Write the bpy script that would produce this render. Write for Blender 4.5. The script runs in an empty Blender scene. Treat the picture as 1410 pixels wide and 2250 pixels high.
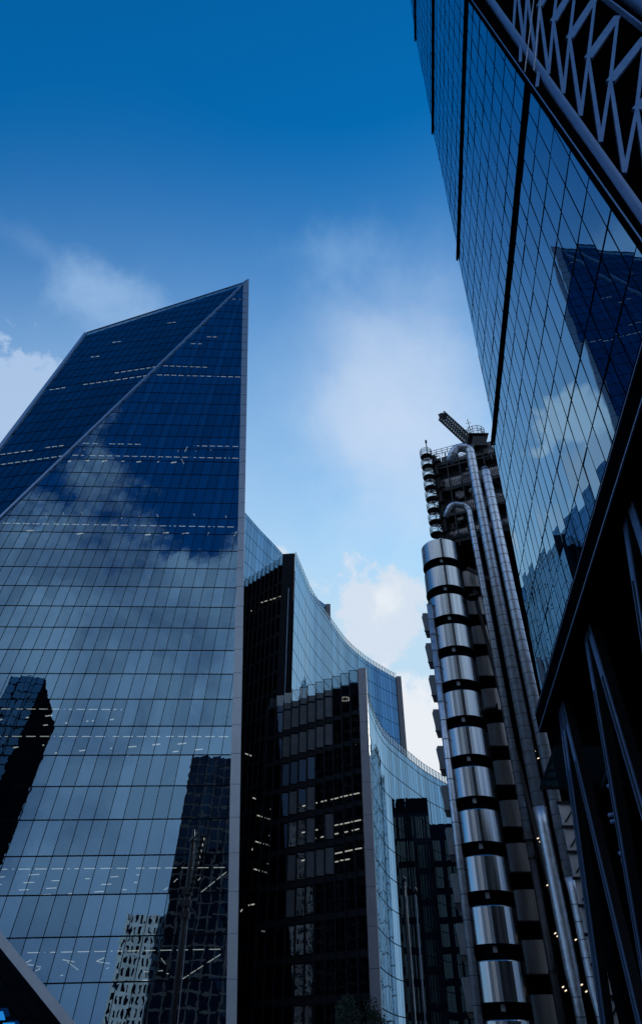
import bpy, math, random
from mathutils import Vector, noise as mnoise
R = random.Random(7)
S = bpy.context.scene
COL = S.collection

# ---------------------------------------------------------------- camera
FPX = 1500.0                                   # focal length in photograph pixels (1410 x 2250)
PITCH = math.atan(FPX / 1808.0)
EYE = Vector((0, 0, 1.7))
cd = bpy.data.cameras.new("camera")
cam = bpy.data.objects.new("camera", cd); COL.objects.link(cam)
cam.location = EYE; cam.rotation_euler = (math.pi / 2 + PITCH, 0, 0)
cd.sensor_fit = 'VERTICAL'; cd.sensor_height = 36; cd.sensor_width = 36
cd.lens = 36 * FPX / 2250.0
cd.clip_start = 0.1; cd.clip_end = 6000
S.camera = cam
C_, S_ = math.cos(PITCH), math.sin(PITCH)

def ray(x, y):
    v = 1125.0 - y
    return Vector((x - 705.0, FPX * C_ - v * S_, FPX * S_ + v * C_))
def at(x, y, Y):
    r = ray(x, y); return EYE + r * (Y / r.y)
def hit(x, y, p, n):
    r = ray(x, y); return EYE + r * ((p - EYE).dot(n) / r.dot(n))

# ---------------------------------------------------------------- world and sun
SUN_EL, SUN_AZ = math.radians(20), math.radians(15)       # azimuth from +Y towards +X
w = bpy.data.worlds.new("World"); S.world = w; w.use_nodes = True
nt = w.node_tree; nt.nodes.clear()
def N(t, **k):
    n = nt.nodes.new(t)
    for a, b in k.items(): setattr(n, a, b)
    return n
def L(a, b): nt.links.new(a, b)
def M(op, a, b=None, c=None, clamp=False):
    n = N('ShaderNodeMath', operation=op, use_clamp=clamp)
    for i, v in enumerate((a, b, c)):
        if v is None: continue
        if isinstance(v, (int, float)): n.inputs[i].default_value = v
        else: L(v, n.inputs[i])
    return n.outputs[0]
def DOT(vec, d):
    n = N('ShaderNodeVectorMath', operation='DOT_PRODUCT'); L(vec, n.inputs[0]); n.inputs[1].default_value = d
    return n.outputs['Value']
def SM(v, lo, hi, a=0.0, b=1.0):
    n = N('ShaderNodeMapRange', interpolation_type='SMOOTHSTEP'); L(v, n.inputs[0])
    n.inputs[1].default_value = lo; n.inputs[2].default_value = hi
    n.inputs[3].default_value = a; n.inputs[4].default_value = b
    return n.outputs[0]
def MIXC(f, a, b):
    n = N('ShaderNodeMix', data_type='RGBA')
    if isinstance(f, float): n.inputs[0].default_value = f
    else: L(f, n.inputs[0])
    for s, v in ((6, a), (7, b)):
        if isinstance(v, tuple): n.inputs[s].default_value = (*v, 1)
        else: L(v, n.inputs[s])
    return n.outputs[2]
tc = N('ShaderNodeTexCoord'); D = tc.outputs['Generated']
sky = N('ShaderNodeTexSky', sky_type='NISHITA', sun_disc=False)
sky.sun_elevation = SUN_EL; sky.sun_rotation = SUN_AZ
sky.air_density = 1.0; sky.dust_density = 0.6; sky.ozone_density = 2.0; sky.altitude = 50
SKY_STRENGTH = 0.10
tint = N('ShaderNodeMix', data_type='RGBA', blend_type='MULTIPLY'); tint.inputs[0].default_value = 1
L(sky.outputs[0], tint.inputs[6]); tint.inputs[7].default_value = (0.02, 1.12, 1.92, 1)
def NOI(scale, detail=6, rough=0.55, dist=0.0, off=(0, 0, 0)):
    mp = N('ShaderNodeVectorMath', operation='ADD'); L(D, mp.inputs[0]); mp.inputs[1].default_value = off
    n = N('ShaderNodeTexNoise'); L(mp.outputs[0], n.inputs['Vector'])
    n.inputs['Scale'].default_value = scale; n.inputs['Detail'].default_value = detail
    n.inputs['Roughness'].default_value = rough; n.inputs['Distortion'].default_value = dist
    return n.outputs['Fac']
n_puff = NOI(9, 9, 0.62); n_cum = NOI(17, 10, 0.64); n_fine = NOI(22, 6, 0.6); n_soft = NOI(5.0, 12, 0.60, 0.12); n_back = NOI(2.6, 8, 0.6, 0.2, (3, 1, 7))
els = DOT(D, (0, 0, 1))                                    # sine of elevation
K = 1.0 / SKY_STRENGTH
def WHT(r, g, b): return (r * K, g * K, b * K)
colr = tint.outputs[2]
# thin veil that grows towards the sunward horizon
sund = DOT(D, (math.sin(math.radians(10)), math.cos(math.radians(10)), 0.0))
veil = M('MULTIPLY', M('MULTIPLY', M('SUBTRACT', 0.935, els), 2.3, clamp=True), SM(sund, 0.20, 0.60))
veil = M('MULTIPLY', veil, M('ADD', 0.78, M('MULTIPLY', n_soft, 0.4)), clamp=True)
colr = MIXC(veil, colr, WHT(0.52, 0.72, 0.89))
colr = MIXC(M('MULTIPLY', SM(els, 0.30, 0.0), 0.8), colr, WHT(0.50, 0.64, 0.80))
def cloud(px, py, rx, ry, dens, col, nz, amp, soft, rot=0.0):
    global colr
    d = ray(px, py).normalized()
    tx = Vector((0, 0, 1)).cross(d).normalized() * -1; ty = tx.cross(d).normalized()
    c, s = math.cos(rot), math.sin(rot)
    tx, ty = tx * c + ty * s, ty * c - tx * s
    k = 1500.0 / math.sqrt(1500.0 ** 2 + (px - 705) ** 2 + (py - 1125) ** 2)
    ax, ay = rx * k / 1500, ry * k / 1500
    u = M('DIVIDE', DOT(D, tx), ax); v = M('DIVIDE', DOT(D, ty), ay)
    e = M('SQRT', M('ADD', M('MULTIPLY', u, u), M('MULTIPLY', v, v)))
    m = M('ADD', M('SUBTRACT', 1.0, e), M('MULTIPLY', M('SUBTRACT', nz, 0.5), amp))
    f = M('MULTIPLY', SM(m, 0.0, soft), dens)
    f = M('MULTIPLY', f, SM(DOT(D, d), 0.2, 0.4))
    colr = MIXC(f, colr, col)
# wispy haze
cloud(850, 830, 330, 400, 0.40, WHT(0.50, 0.65, 0.88), n_soft, 0.9, 1.0)
cloud(890, 960, 290, 340, 0.60, WHT(0.66, 0.76, 0.92), n_soft, 1.0, 0.9)
cloud(740, 560, 230, 130, 0.30, WHT(0.34, 0.57, 0.85), n_soft, 2.0, 0.9)
cloud(235, 640, 185, 105, 0.60, WHT(0.36, 0.55, 0.82), n_soft, 2.6, 0.8)
cloud(110, 560, 200, 45, 0.16, WHT(0.34, 0.52, 0.80), n_soft, 2.2, 0.9)
# cumulus
cloud(40, 935, 205, 200, 0.88, WHT(0.42, 0.57, 0.80), n_cum, 2.3, 0.25)
cloud(380, 1110, 120, 115, 0.9, WHT(0.52, 0.62, 0.78), n_puff, 1.8, 0.5)
cloud(240, 1200, 270, 130, 0.8, WHT(0.45, 0.54, 0.66), n_soft, 1.5, 0.5)
cloud(432, 985, 80, 72, 0.9, WHT(0.72, 0.84, 1.0), n_cum, 2.6, 0.5)
cloud(508, 1055, 26, 20, 0.8, WHT(0.76, 0.86, 1.0), n_cum, 2.6, 0.6)
cloud(495, 1190, 34, 46, 0.6, WHT(0.60, 0.70, 0.84), n_puff, 1.8, 0.7)
cloud(822, 1348, 122, 120, 0.97, WHT(0.66, 0.75, 0.87), n_cum, 2.4, 0.32)
cloud(845, 1325, 70, 60, 0.7, WHT(0.84, 0.89, 0.94), n_fine, 3.0, 1.1)
cloud(955, 1640, 190, 185, 1.0, WHT(0.82, 0.86, 0.92), n_cum, 1.9, 0.45)
cloud(607, 1222, 32, 26, 0.85, WHT(0.64, 0.74, 0.88), n_puff, 1.8, 0.4)
cloud(770, 1238, 34, 30, 0.35, WHT(0.62, 0.73, 0.90), n_puff, 3.4, 0.9)
# cloud deck over the rest of the sky, seen only as reflections
bkm = M('MULTIPLY', SM(DOT(D, (0, 1, 0)), 0.30, 0.0), SM(DOT(D, (-0.97, 0.24, 0)), 0.88, 0.60))
bkn = M('ADD', els, M('MULTIPLY', M('SUBTRACT', n_back, 0.5), -0.42))
bkn = M('ADD', bkn, M('MULTIPLY', M('SUBTRACT', n_puff, 0.5), -0.10))
bk = M('MULTIPLY', bkm, SM(bkn, 0.795, 0.755))
n_mid = NOI(5.5, 5, 0.6, 0.3, (9, 2, 4))
deckc = MIXC(M('MULTIPLY', SM(bkn, 0.12, 0.70), M('ADD', 0.30, M('MULTIPLY', SM(n_mid, 0.32, 0.62), 0.70)), clamp=True), WHT(0.18, 0.28, 0.46), WHT(0.80, 1.00, 1.16))
deckc = MIXC(M('MULTIPLY', SM(DOT(D, (1, 0, 0)), -0.42, -0.78), 0.8), deckc, WHT(0.50, 0.62, 0.82))
colr = MIXC(M('MULTIPLY', bk, 0.92), colr, deckc)
bg = N('ShaderNodeBackground'); bg.inputs['Strength'].default_value = SKY_STRENGTH
L(colr, bg.inputs['Color']); out = N('ShaderNodeOutputWorld'); L(bg.outputs[0], out.inputs[0])
sl = bpy.data.lights.new("sun", 'SUN'); sl.energy = 2.5; sl.angle = math.radians(0.5); sl.color = (1.0, 0.93, 0.84)
so = bpy.data.objects.new("sun", sl); COL.objects.link(so); so.location = (0, 0, 300)
sd = Vector((math.sin(SUN_AZ) * math.cos(SUN_EL), math.cos(SUN_AZ) * math.cos(SUN_EL), math.sin(SUN_EL)))
so.rotation_euler = sd.to_track_quat('Z', 'Y').to_euler()
S.view_settings.view_transform = 'Standard'; S.view_settings.look = 'None'
S.view_settings.exposure = 0.0; S.view_settings.gamma = 1.0
S.cycles.max_bounces = 10; S.cycles.glossy_bounces = 5; S.cycles.transparent_max_bounces = 10
S.cycles.caustics_reflective = False; S.cycles.caustics_refractive = False
S.cycles.sample_clamp_indirect = 4.0

# ---------------------------------------------------------------- materials
def mat(name):
    m = bpy.data.materials.new(name); m.use_nodes = True; t = m.node_tree; t.nodes.clear()
    o = t.nodes.new('ShaderNodeOutputMaterial'); return m, t, o
def tn(t, kind, **k):
    n = t.nodes.new(kind)
    for a, b in k.items(): setattr(n, a, b)
    return n
def glass(name, refl, r0, body, trans=None, wav=0.0, wscale=0.6, rough=0.0, vary=0.25, pw=5.0):
    """coated facade glass: a blue mirror over a dark, partly see-through body"""
    m, t, o = mat(name)
    geo = tn(t, 'ShaderNodeNewGeometry')
    lw = tn(t, 'ShaderNodeLayerWeight'); lw.inputs['Blend'].default_value = 0.5
    p = tn(t, 'ShaderNodeMath', operation='POWER'); t.links.new(lw.outputs['Facing'], p.inputs[0]); p.inputs[1].default_value = pw
    f = tn(t, 'ShaderNodeMapRange'); t.links.new(p.outputs[0], f.inputs[0]); f.inputs[3].default_value = r0; f.inputs[4].default_value = 0.92
    gl = tn(t, 'ShaderNodeBsdfGlossy'); gl.inputs['Roughness'].default_value = rough
    mixc = tn(t, 'ShaderNodeMix', data_type='RGBA'); t.links.new(p.outputs[0], mixc.inputs[0])
    var = tn(t, 'ShaderNodeMapRange'); t.links.new(geo.outputs['Random Per Island'], var.inputs[0])
    var.inputs[3].default_value = 1 - vary; var.inputs[4].default_value = 1.0
    sc = tn(t, 'ShaderNodeVectorMath', operation='SCALE'); sc.inputs[0].default_value = refl; t.links.new(var.outputs[0], sc.inputs['Scale'])
    t.links.new(sc.outputs[0], mixc.inputs[6]); mixc.inputs[7].default_value = (0.8, 0.93, 1, 1)
    t.links.new(mixc.outputs[2], gl.inputs['Color'])
    if trans:
        b = tn(t, 'ShaderNodeBsdfTransparent'); b.inputs['Color'].default_value = (*trans, 1)
        df = tn(t, 'ShaderNodeBsdfDiffuse'); df.inputs['Color'].default_value = (*body, 1)
        bs = tn(t, 'ShaderNodeMixShader'); bs.inputs[0].default_value = 0.25
        t.links.new(b.outputs[0], bs.inputs[1]); t.links.new(df.outputs[0], bs.inputs[2]); bo = bs.outputs[0]
    else:
        b = tn(t, 'ShaderNodeBsdfDiffuse'); b.inputs['Color'].default_value = (*body, 1); bo = b.outputs[0]
    mx = tn(t, 'ShaderNodeMixShader'); t.links.new(f.outputs[0], mx.inputs[0]); t.links.new(bo, mx.inputs[1]); t.links.new(gl.outputs[0], mx.inputs[2])
    if wav:
        tcd = tn(t, 'ShaderNodeTexCoord'); nz = tn(t, 'ShaderNodeTexNoise'); nz.inputs['Scale'].default_value = wscale; nz.inputs['Detail'].default_value = 2
        ad = tn(t, 'ShaderNodeVectorMath', operation='MULTIPLY_ADD'); t.links.new(geo.outputs['Random Per Island'], ad.inputs[0])
        ad.inputs[1].default_value = (40, 70, 90); t.links.new(tcd.outputs['Object'], ad.inputs[2])
        t.links.new(ad.outputs[0], nz.inputs['Vector'])
        bp = tn(t, 'ShaderNodeBump'); bp.inputs['Strength'].default_value = 1.0; bp.inputs['Distance'].default_value = wav
        t.links.new(nz.outputs['Fac'], bp.inputs['Height']); t.links.new(bp.outputs[0], gl.inputs['Normal'])
    t.links.new(mx.outputs[0], o.inputs[0]); return m
def pbr(name, col, rough=0.5, metal=0.0, var=0.15, nscale=2.0, streak=None, bump=0.0, spec=0.5):
    m, t, o = mat(name)
    b = tn(t, 'ShaderNodeBsdfPrincipled'); b.inputs['Roughness'].default_value = rough; b.inputs['Metallic'].default_value = metal
    b.inputs['Specular IOR Level'].default_value = spec
    tcd = tn(t, 'ShaderNodeTexCoord'); mp = tn(t, 'ShaderNodeMapping'); t.links.new(tcd.outputs['Object'], mp.inputs[0])
    if streak:
        mp.inputs['Scale'].default_value = streak
        oi = tn(t, 'ShaderNodeObjectInfo'); ml = tn(t, 'ShaderNodeVectorMath', operation='SCALE'); ml.inputs[0].default_value = (37.0, 23.0, 11.0)
        t.links.new(oi.outputs['Random'], ml.inputs['Scale']); t.links.new(ml.outputs[0], mp.inputs['Location'])
    nz = tn(t, 'ShaderNodeTexNoise'); nz.inputs['Scale'].default_value = nscale; nz.inputs['Detail'].default_value = 5
    t.links.new(mp.outputs[0], nz.inputs['Vector'])
    rp = tn(t, 'ShaderNodeMapRange'); t.links.new(nz.outputs['Fac'], rp.inputs[0]); rp.inputs[1].default_value = 0.25; rp.inputs[2].default_value = 0.75
    rp.inputs[3].default_value = 1 - var; rp.inputs[4].default_value = 1 + var
    sc = tn(t, 'ShaderNodeVectorMath', operation='SCALE'); sc.inputs[0].default_value = col; t.links.new(rp.outputs[0], sc.inputs['Scale'])
    t.links.new(sc.outputs[0], b.inputs['Base Color'])
    if streak or var > 0.1:
        rr = tn(t, 'ShaderNodeMapRange'); t.links.new(nz.outputs['Fac'], rr.inputs[0]); rr.inputs[3].default_value = max(0.02, rough * 0.7); rr.inputs[4].default_value = min(1, rough * 1.35)
        t.links.new(rr.outputs[0], b.inputs['Roughness'])
    if bump:
        bp = tn(t, 'ShaderNodeBump'); bp.inputs['Distance'].default_value = bump; t.links.new(nz.outputs['Fac'], bp.inputs['Height']); t.links.new(bp.outputs[0], b.inputs['Normal'])
    t.links.new(b.outputs[0], o.inputs[0]); return m
def matte(name, col):
    m, t, o = mat(name); d = tn(t, 'ShaderNodeBsdfDiffuse'); d.inputs['Roughness'].default_value = 0.5
    tcd = tn(t, 'ShaderNodeTexCoord'); nz = tn(t, 'ShaderNodeTexNoise'); nz.inputs['Scale'].default_value = 1.3; nz.inputs['Detail'].default_value = 4
    t.links.new(tcd.outputs['Object'], nz.inputs['Vector'])
    rp = tn(t, 'ShaderNodeMapRange'); t.links.new(nz.outputs['Fac'], rp.inputs[0]); rp.inputs[3].default_value = 0.6; rp.inputs[4].default_value = 1.4
    sc = tn(t, 'ShaderNodeVectorMath', operation='SCALE'); sc.inputs[0].default_value = col; t.links.new(rp.outputs[0], sc.inputs['Scale'])
    t.links.new(sc.outputs[0], d.inputs['Color']); t.links.new(d.outputs[0], o.inputs[0]); return m
def lamp(name, col, st):
    m, t, o = mat(name); e = tn(t, 'ShaderNodeEmission'); e.inputs[0].default_value = (*col, 1); e.inputs[1].default_value = st
    t.links.new(e.outputs[0], o.inputs[0]); return m
MT = dict(
    tower=glass("tower_glass", (0.34, 0.58, 0.86), 0.33, (0.004, 0.007, 0.014), (0.30, 0.42, 0.5), wav=0.0045, wscale=0.5, vary=0.25),
    tower_up=glass("tower_upper_glass", (0.24, 0.52, 0.76), 0.23, (0.004, 0.007, 0.014), (0.30, 0.42, 0.5), wav=0.003, wscale=0.4, vary=0.2),  # dimmer reflection colour paints in the darker zenith sky on the upper face
    dark=glass("dark_glass", (0.3, 0.45, 0.7), 0.10, (0.002, 0.003, 0.005), (0.35, 0.42, 0.46), wav=0.004, wscale=0.9, vary=0.5),
    darko=glass("dark_opaque_glass", (0.3, 0.45, 0.7), 0.10, (0.003, 0.004, 0.006), None, wav=0.006, wscale=0.9, vary=0.4),
    curve=glass("curved_glass", (0.34, 0.66, 0.98), 0.42, (0.003, 0.006, 0.012), None, wav=0.002, wscale=0.5, vary=0.42, pw=3.5),
    side=glass("side_glass", (0.30, 0.58, 0.80), 0.47, (0.003, 0.008, 0.016), None, wav=0.0035, wscale=0.35, vary=0.16, pw=4.5),
    clear=glass("clear_glass", (0.8, 0.9, 1.0), 0.10, (0.2, 0.25, 0.3), (0.85, 0.92, 0.95), vary=0.1),
    mull=matte("black_mullion", (0.008, 0.009, 0.013)),
    fin=pbr("grey_cladding", (0.30, 0.30, 0.36), 0.45, 0.3, 0.08, 0.5),
    towfin=pbr("tower_fin_metal", (0.31, 0.33, 0.38), 0.40, 0.85, 0.06, 0.5),
    trim=pbr("steel_trim", (0.20, 0.30, 0.46), 0.35, 0.6, 0.08, 0.5),
    body=matte("dark_body", (0.010, 0.012, 0.018)),
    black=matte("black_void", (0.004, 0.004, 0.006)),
    slab=pbr("dark_panel", (0.010, 0.015, 0.026), 0.5, 0.0, 0.2, 0.7, spec=0.15),
    stone=pbr("grey_stone", (0.24, 0.24, 0.27), 0.7, 0.0, 0.15, 0.8),
    blind=pbr("grey_blind", (0.12, 0.135, 0.17), 0.5, 0.0, 0.3, 0.6, spec=0.4),
    steel=pbr("brushed_steel", (0.44, 0.46, 0.50), 0.22, 1.0, 0.28, 1.0, streak=(2.4, 2.4, 0.05)),
    duct=pbr("duct_steel", (0.66, 0.70, 0.80), 0.38, 0.75, 0.25, 1.6),
    ductd=pbr("dark_duct", (0.07, 0.065, 0.075), 0.5, 0.4, 0.25, 1.6),
    panel=pbr("warm_panel", (0.30, 0.27, 0.27), 0.42, 0.7, 0.22, 0.9, streak=(1.5, 1.5, 0.25)),
    box=pbr("grey_box", (0.30, 0.32, 0.36), 0.5, 0.2, 0.12, 0.8),
    brown=pbr("brown_steel", (0.030, 0.026, 0.030), 0.5, 0.3, 0.3, 1.2),
    louv=pbr("louvre_metal", (0.58, 0.53, 0.56), 0.45, 0.5, 0.3, 1.0),
    frame=pbr("frame_steel", (0.010, 0.010, 0.014), 0.5, 0.2, 0.2, 1.0),
    pale=pbr("pale_blue_steel", (0.17, 0.26, 0.46), 0.40, 0.35, 0.12, 1.5),
    concrete=pbr("concrete", (0.30, 0.28, 0.29), 0.8, 0.0, 0.2, 0.8),
    light=lamp("lit_strip", (1.0, 0.84, 0.68), 1.4),
    lightc=lamp("lit_spot", (1.0, 0.80, 0.55), 1.3),
    blue=lamp("blue_screen", (0.02, 0.30, 0.9), 0.7),
    canopy=glass('canopy_glass', (0.4, 0.6, 0.8), 0.12, (0.05, 0.08, 0.09), (0.30, 0.48, 0.52), vary=0.2),
    palep=pbr('pale_panel', (0.62, 0.58, 0.60), 0.6, 0, 0.2, 0.8),
    asphalt=pbr("asphalt", (0.05, 0.05, 0.052), 0.85, 0, 0.3, 3.0),
    paving=pbr("paving", (0.22, 0.21, 0.2), 0.8, 0, 0.2, 1.5),
    tan=pbr('tan_panel', (0.62, 0.52, 0.38), 0.5, 0.0, 0.3, 0.5, streak=(2, 2, 0.2)),
    limestone=pbr('limestone', (0.78, 0.78, 0.76), 0.7, 0, 0.15, 0.8),
    bark=pbr("bark", (0.05, 0.04, 0.03), 0.9, 0, 0.3, 6.0),
    leaf=pbr("leaf", (0.018, 0.035, 0.02), 0.6, 0, 0.4, 1.0),
)

# ---------------------------------------------------------------- mesh helpers
class MB:
    def __init__(s): s.v = []; s.f = []; s.m = []
    def face(s, pts, m=0):
        i = len(s.v); s.v += [Vector(p) for p in pts]; s.f.append(list(range(i, i + len(pts)))); s.m.append(m)
    def hexa(s, p, m=0):           # p: 4 bottom + 4 top
        i = len(s.v); s.v += [Vector(q) for q in p]
        for f in ((3, 2, 1, 0), (4, 5, 6, 7), (0, 1, 5, 4), (1, 2, 6, 5), (2, 3, 7, 6), (3, 0, 4, 7)):
            s.f.append([i + k for k in f]); s.m.append(m)
    def box(s, lo, hi, m=0):
        x0, y0, z0 = lo; x1, y1, z1 = hi
        s.hexa([(x0, y0, z0), (x1, y0, z0), (x1, y1, z0), (x0, y1, z0), (x0, y0, z1), (x1, y0, z1), (x1, y1, z1), (x0, y1, z1)], m)
    def beam(s, a, b, wd, dp, side, m=0, w2=None):
        """bar a->b; wd wide along 'side', dp deep along the third axis"""
        a, b = Vector(a), Vector(b); d = (b - a).normalized(); side = Vector(side)
        x = (side - d * side.dot(d)).normalized(); y = d.cross(x); w2 = wd if w2 is None else w2
        q = [a - x * wd / 2 - y * dp / 2, a + x * wd / 2 - y * dp / 2, a + x * wd / 2 + y * dp / 2, a - x * wd / 2 + y * dp / 2]
        r = [b - x * w2 / 2 - y * dp / 2, b + x * w2 / 2 - y * dp / 2, b + x * w2 / 2 + y * dp / 2, b - x * w2 / 2 + y * dp / 2]
        s.hexa(q + r, m)
    def tube(s, path, rad, seg=12, m=0, cap=True):
        path = [Vector(p) for p in path]; rings = []; ref = None
        for i, p in enumerate(path):
            d = (path[min(i + 1, len(path) - 1)] - path[max(i - 1, 0)]).normalized()
            if ref is None: ref = Vector((1, 0, 0)) if abs(d.x) < 0.8 else Vector((0, 1, 0))
            x = (ref - d * ref.dot(d)).normalized(); y = d.cross(x); ref = x
            r = rad[i] if isinstance(rad, (list, tuple)) else rad
            k = len(s.v); s.v += [p + (x * math.cos(2 * math.pi * j / seg) + y * math.sin(2 * math.pi * j / seg)) * r for j in range(seg)]
            rings.append(k)
        for a, b in zip(rings, rings[1:]):
            for j in range(seg):
                s.f.append([a + j, a + (j + 1) % seg, b + (j + 1) % seg, b + j]); s.m.append(m)
        if cap:
            s.f.append([rings[0] + j for j in reversed(range(seg))]); s.m.append(m)
            s.f.append([rings[-1] + j for j in range(seg)]); s.m.append(m)
    def prism(s, poly, off, m=0, mside=None):
        """polygon extruded by the vector off"""
        off = Vector(off); poly = [Vector(p) for p in poly]; n = len(poly); i = len(s.v)
        s.v += poly + [p + off for p in poly]
        s.f.append([i + k for k in reversed(range(n))]); s.m.append(m)
        s.f.append([i + n + k for k in range(n)]); s.m.append(m)
        for k in range(n):
            s.f.append([i + k, i + (k + 1) % n, i + n + (k + 1) % n, i + n + k]); s.m.append(m if mside is None else mside)
    def build(s, name, mats, parent=None, org=None, smooth=False):
        if not isinstance(mats, (list, tuple)): mats = [mats]
        org = org if org is not None else (ORG[parent] if parent is not None else Vector((0, 0, 0)))
        me = bpy.data.meshes.new(name); me.from_pydata([tuple(p - org) for p in s.v], [], s.f)
        for q in mats: me.materials.append(q)
        me.polygons.foreach_set('material_index', s.m)
        if smooth: me.polygons.foreach_set('use_smooth', [True] * len(me.polygons))
        me.update()
        o = bpy.data.objects.new(name, me); COL.objects.link(o)
        if parent is not None: o.parent = parent
        ORG[o] = org
        return o
ORG = {}
def tag(o, label, cat, group=None, kind=None):
    o['label'] = label; o['category'] = cat
    if group: o['group'] = group
    if kind: o['kind'] = kind
def thing(name, loc, label, cat, group=None):
    o = bpy.data.objects.new(name, None); COL.objects.link(o); o.location = loc; o.empty_display_size = 1
    ORG[o] = Vector(loc); tag(o, label, cat, group); return o
def clip(poly, nx, ny, c):          # keep nx*x+ny*y<=c
    r = []
    for i in range(len(poly)):
        a, b = poly[i], poly[(i + 1) % len(poly)]
        da, db = nx * a[0] + ny * a[1] - c, nx * b[0] + ny * b[1] - c
        if da <= 0: r.append(a)
        if da * db < 0:
            t = da / (da - db); r.append((a[0] + (b[0] - a[0]) * t, a[1] + (b[1] - a[1]) * t))
    return r
def clipcell(poly, x0, x1, y0, y1):
    for nx, ny, c in ((-1, 0, -x0), (1, 0, x1), (0, -1, -y0), (0, 1, y1)):
        poly = clip(poly, nx, ny, c)
        if len(poly) < 3: return []
    return poly
def span(poly, axis, val):          # interval of a convex polygon on the line coord[axis]=val
    o = 1 - axis; h = []
    for i in range(len(poly)):
        a, b = poly[i], poly[(i + 1) % len(poly)]
        if (a[axis] - val) * (b[axis] - val) <= 0 and a[axis] != b[axis]:
            t = (val - a[axis]) / (b[axis] - a[axis]); h.append(a[o] + (b[o] - a[o]) * t)
    return (min(h), max(h)) if len(h) >= 2 else None
def curtain(glassb, mullb, P0, h, u, nrm, poly, As, Bs, tilt, wa, wb, proud, matf=None, dp=0.04):
    """panes + mullions on the plane P0+a*h+b*u, clipped to a convex polygon; nrm points outwards"""
    for i in range(len(As) - 1):
        for j in range(len(Bs) - 1):
            c = clipcell(poly, As[i], As[i + 1], Bs[j], Bs[j + 1])
            if len(c) < 3: continue
            tx, ty = R.gauss(0, tilt), R.gauss(0, tilt); ca, cb = (As[i] + As[i + 1]) / 2, (Bs[j] + Bs[j + 1]) / 2
            pts = [P0 + h * a + u * b + nrm * (tx * (a - ca) + ty * (b - cb)) for a, b in c]
            if (pts[1] - pts[0]).cross(pts[2] - pts[1]).dot(nrm) < 0: pts.reverse()
            glassb.face(pts, matf(i, j) if matf else 0)
    for a in As:
        s = span(poly, 0, a)
        if s and s[1] - s[0] > 0.05: mullb.beam(P0 + h * a + u * s[0] + nrm * proud, P0 + h * a + u * s[1] + nrm * proud, wa, dp, h)
    for b in Bs:
        s = span(poly, 1, b)
        if s and s[1] - s[0] > 0.05: mullb.beam(P0 + h * s[0] + u * b + nrm * (proud + 0.005), P0 + h * s[1] + u * b + nrm * (proud + 0.005), wb, dp, u)
def frange(a, b, s):
    r = []
    while a <= b + 1e-6: r.append(a); a += s
    return r
def add_lights(parent, segs, side, m, name="ceiling_light", limit=95):
    """segs: (p0, p1, width, height); the largest are parts of their own, the rest one mesh"""
    segs = sorted(segs, key=lambda q: -((q[1] - q[0]).length * q[2]) / (q[0] - EYE).length ** 2)
    rest = MB()
    for i, (a, b, wd) in enumerate(segs):
        t = MB() if i < limit else rest
        t.beam(a, b, wd, 0.05, side)
        if i < limit: t.build(name, m, parent)
    if rest.f:
        o = rest.build(name, m, parent); o['kind'] = 'stuff'

# ================================================================ ground
g = MB(); g.face([(-2500, -2500, 0), (2500, -2500, 0), (2500, 2500, 0), (-2500, 2500, 0)])
o = g.build("ground", MT['asphalt']); o['kind'] = 'structure'
for x0, x1, y0, y1 in ((-60, -4, -60, 96), (4.5, 9.5, -30, 140), (-4, 4.5, 62, 74)):
    g = MB(); g.box((x0, y0, 0.004), (x1, y1, 0.13)); o = g.build("pavement", MT['paving']); o['kind'] = 'structure'

# ================================================================ pointed glass tower (left)
DS = 92.0
sP = at(505, 2060, DS)
sh = ray(27500, 1565).normalized(); su = ray(774, -200).normalized()
sn = sh.cross(su).normalized()
if sn.dot(EYE - sP) < 0: sn = -sn                    # outwards, to the viewer
SC = DS / 97.0
def s_ab(p):
    d = p - sP; k = sh.dot(su); a, b = d.dot(sh), d.dot(su); q = 1 - k * k
    return ((a - k * b) / q, (b - k * a) / q)
def s_px(x, y): return hit(x, y, sP, sn)
tow = thing("glass_tower", (-30, 100, 0), "tall blue glass tower whose folded face rises to one sharp point", "skyscraper")
T = s_px(541, 620); Lp = s_px(-250, 1380)
lowL, lowR = s_px(-250, 1748), s_px(262, 2387)
main_px = [(541, 620), (-250, 1380), (-250, 1748), (268, 2396), (495, 2397), (506, 1728), (522.6, 1180)]
poly = [s_ab(s_px(*q)) for q in main_px]
da, db = 1.982 * SC, 4.725 * SC
a_ph = -16.376 * SC; b_ph = 0.352 * SC
As = [a_ph + da * k for k in range(-60, 14)]; Bs = [b_ph + db * k for k in range(-6, 46)]
gb, mb = MB(), MB()
curtain(gb, mb, sP, sh, su, sn, poly, As, Bs, 0.0011, 0.07, 0.13, 0.02)
gb.build("glass_facade", MT['tower'], tow); mb.build("mullion_grid", MT['mull'], tow)
# folded-back upper face
h2 = ray(-10000, 2300).normalized(); n2 = (Lp - T).cross(h2).normalized()
if n2.dot(EYE - T) < 0: n2 = -n2
rr = ray(929, -268).normalized(); u2 = (rr - n2 * rr.dot(n2)).normalized()
if u2.z < 0: u2 = -u2
k2 = h2.dot(u2)
def t_ab(p):
    d = p - T; a, b = d.dot(h2), d.dot(u2); q = 1 - k2 * k2
    return ((a - k2 * b) / q, (b - k2 * a) / q)
up_px = [(541, 617.5), (-250, 1379), (-250, 1318), (190, 732)]
UP = [hit(*q, T, n2) for q in up_px]
poly2 = [t_ab(p) for p in UP]
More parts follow.
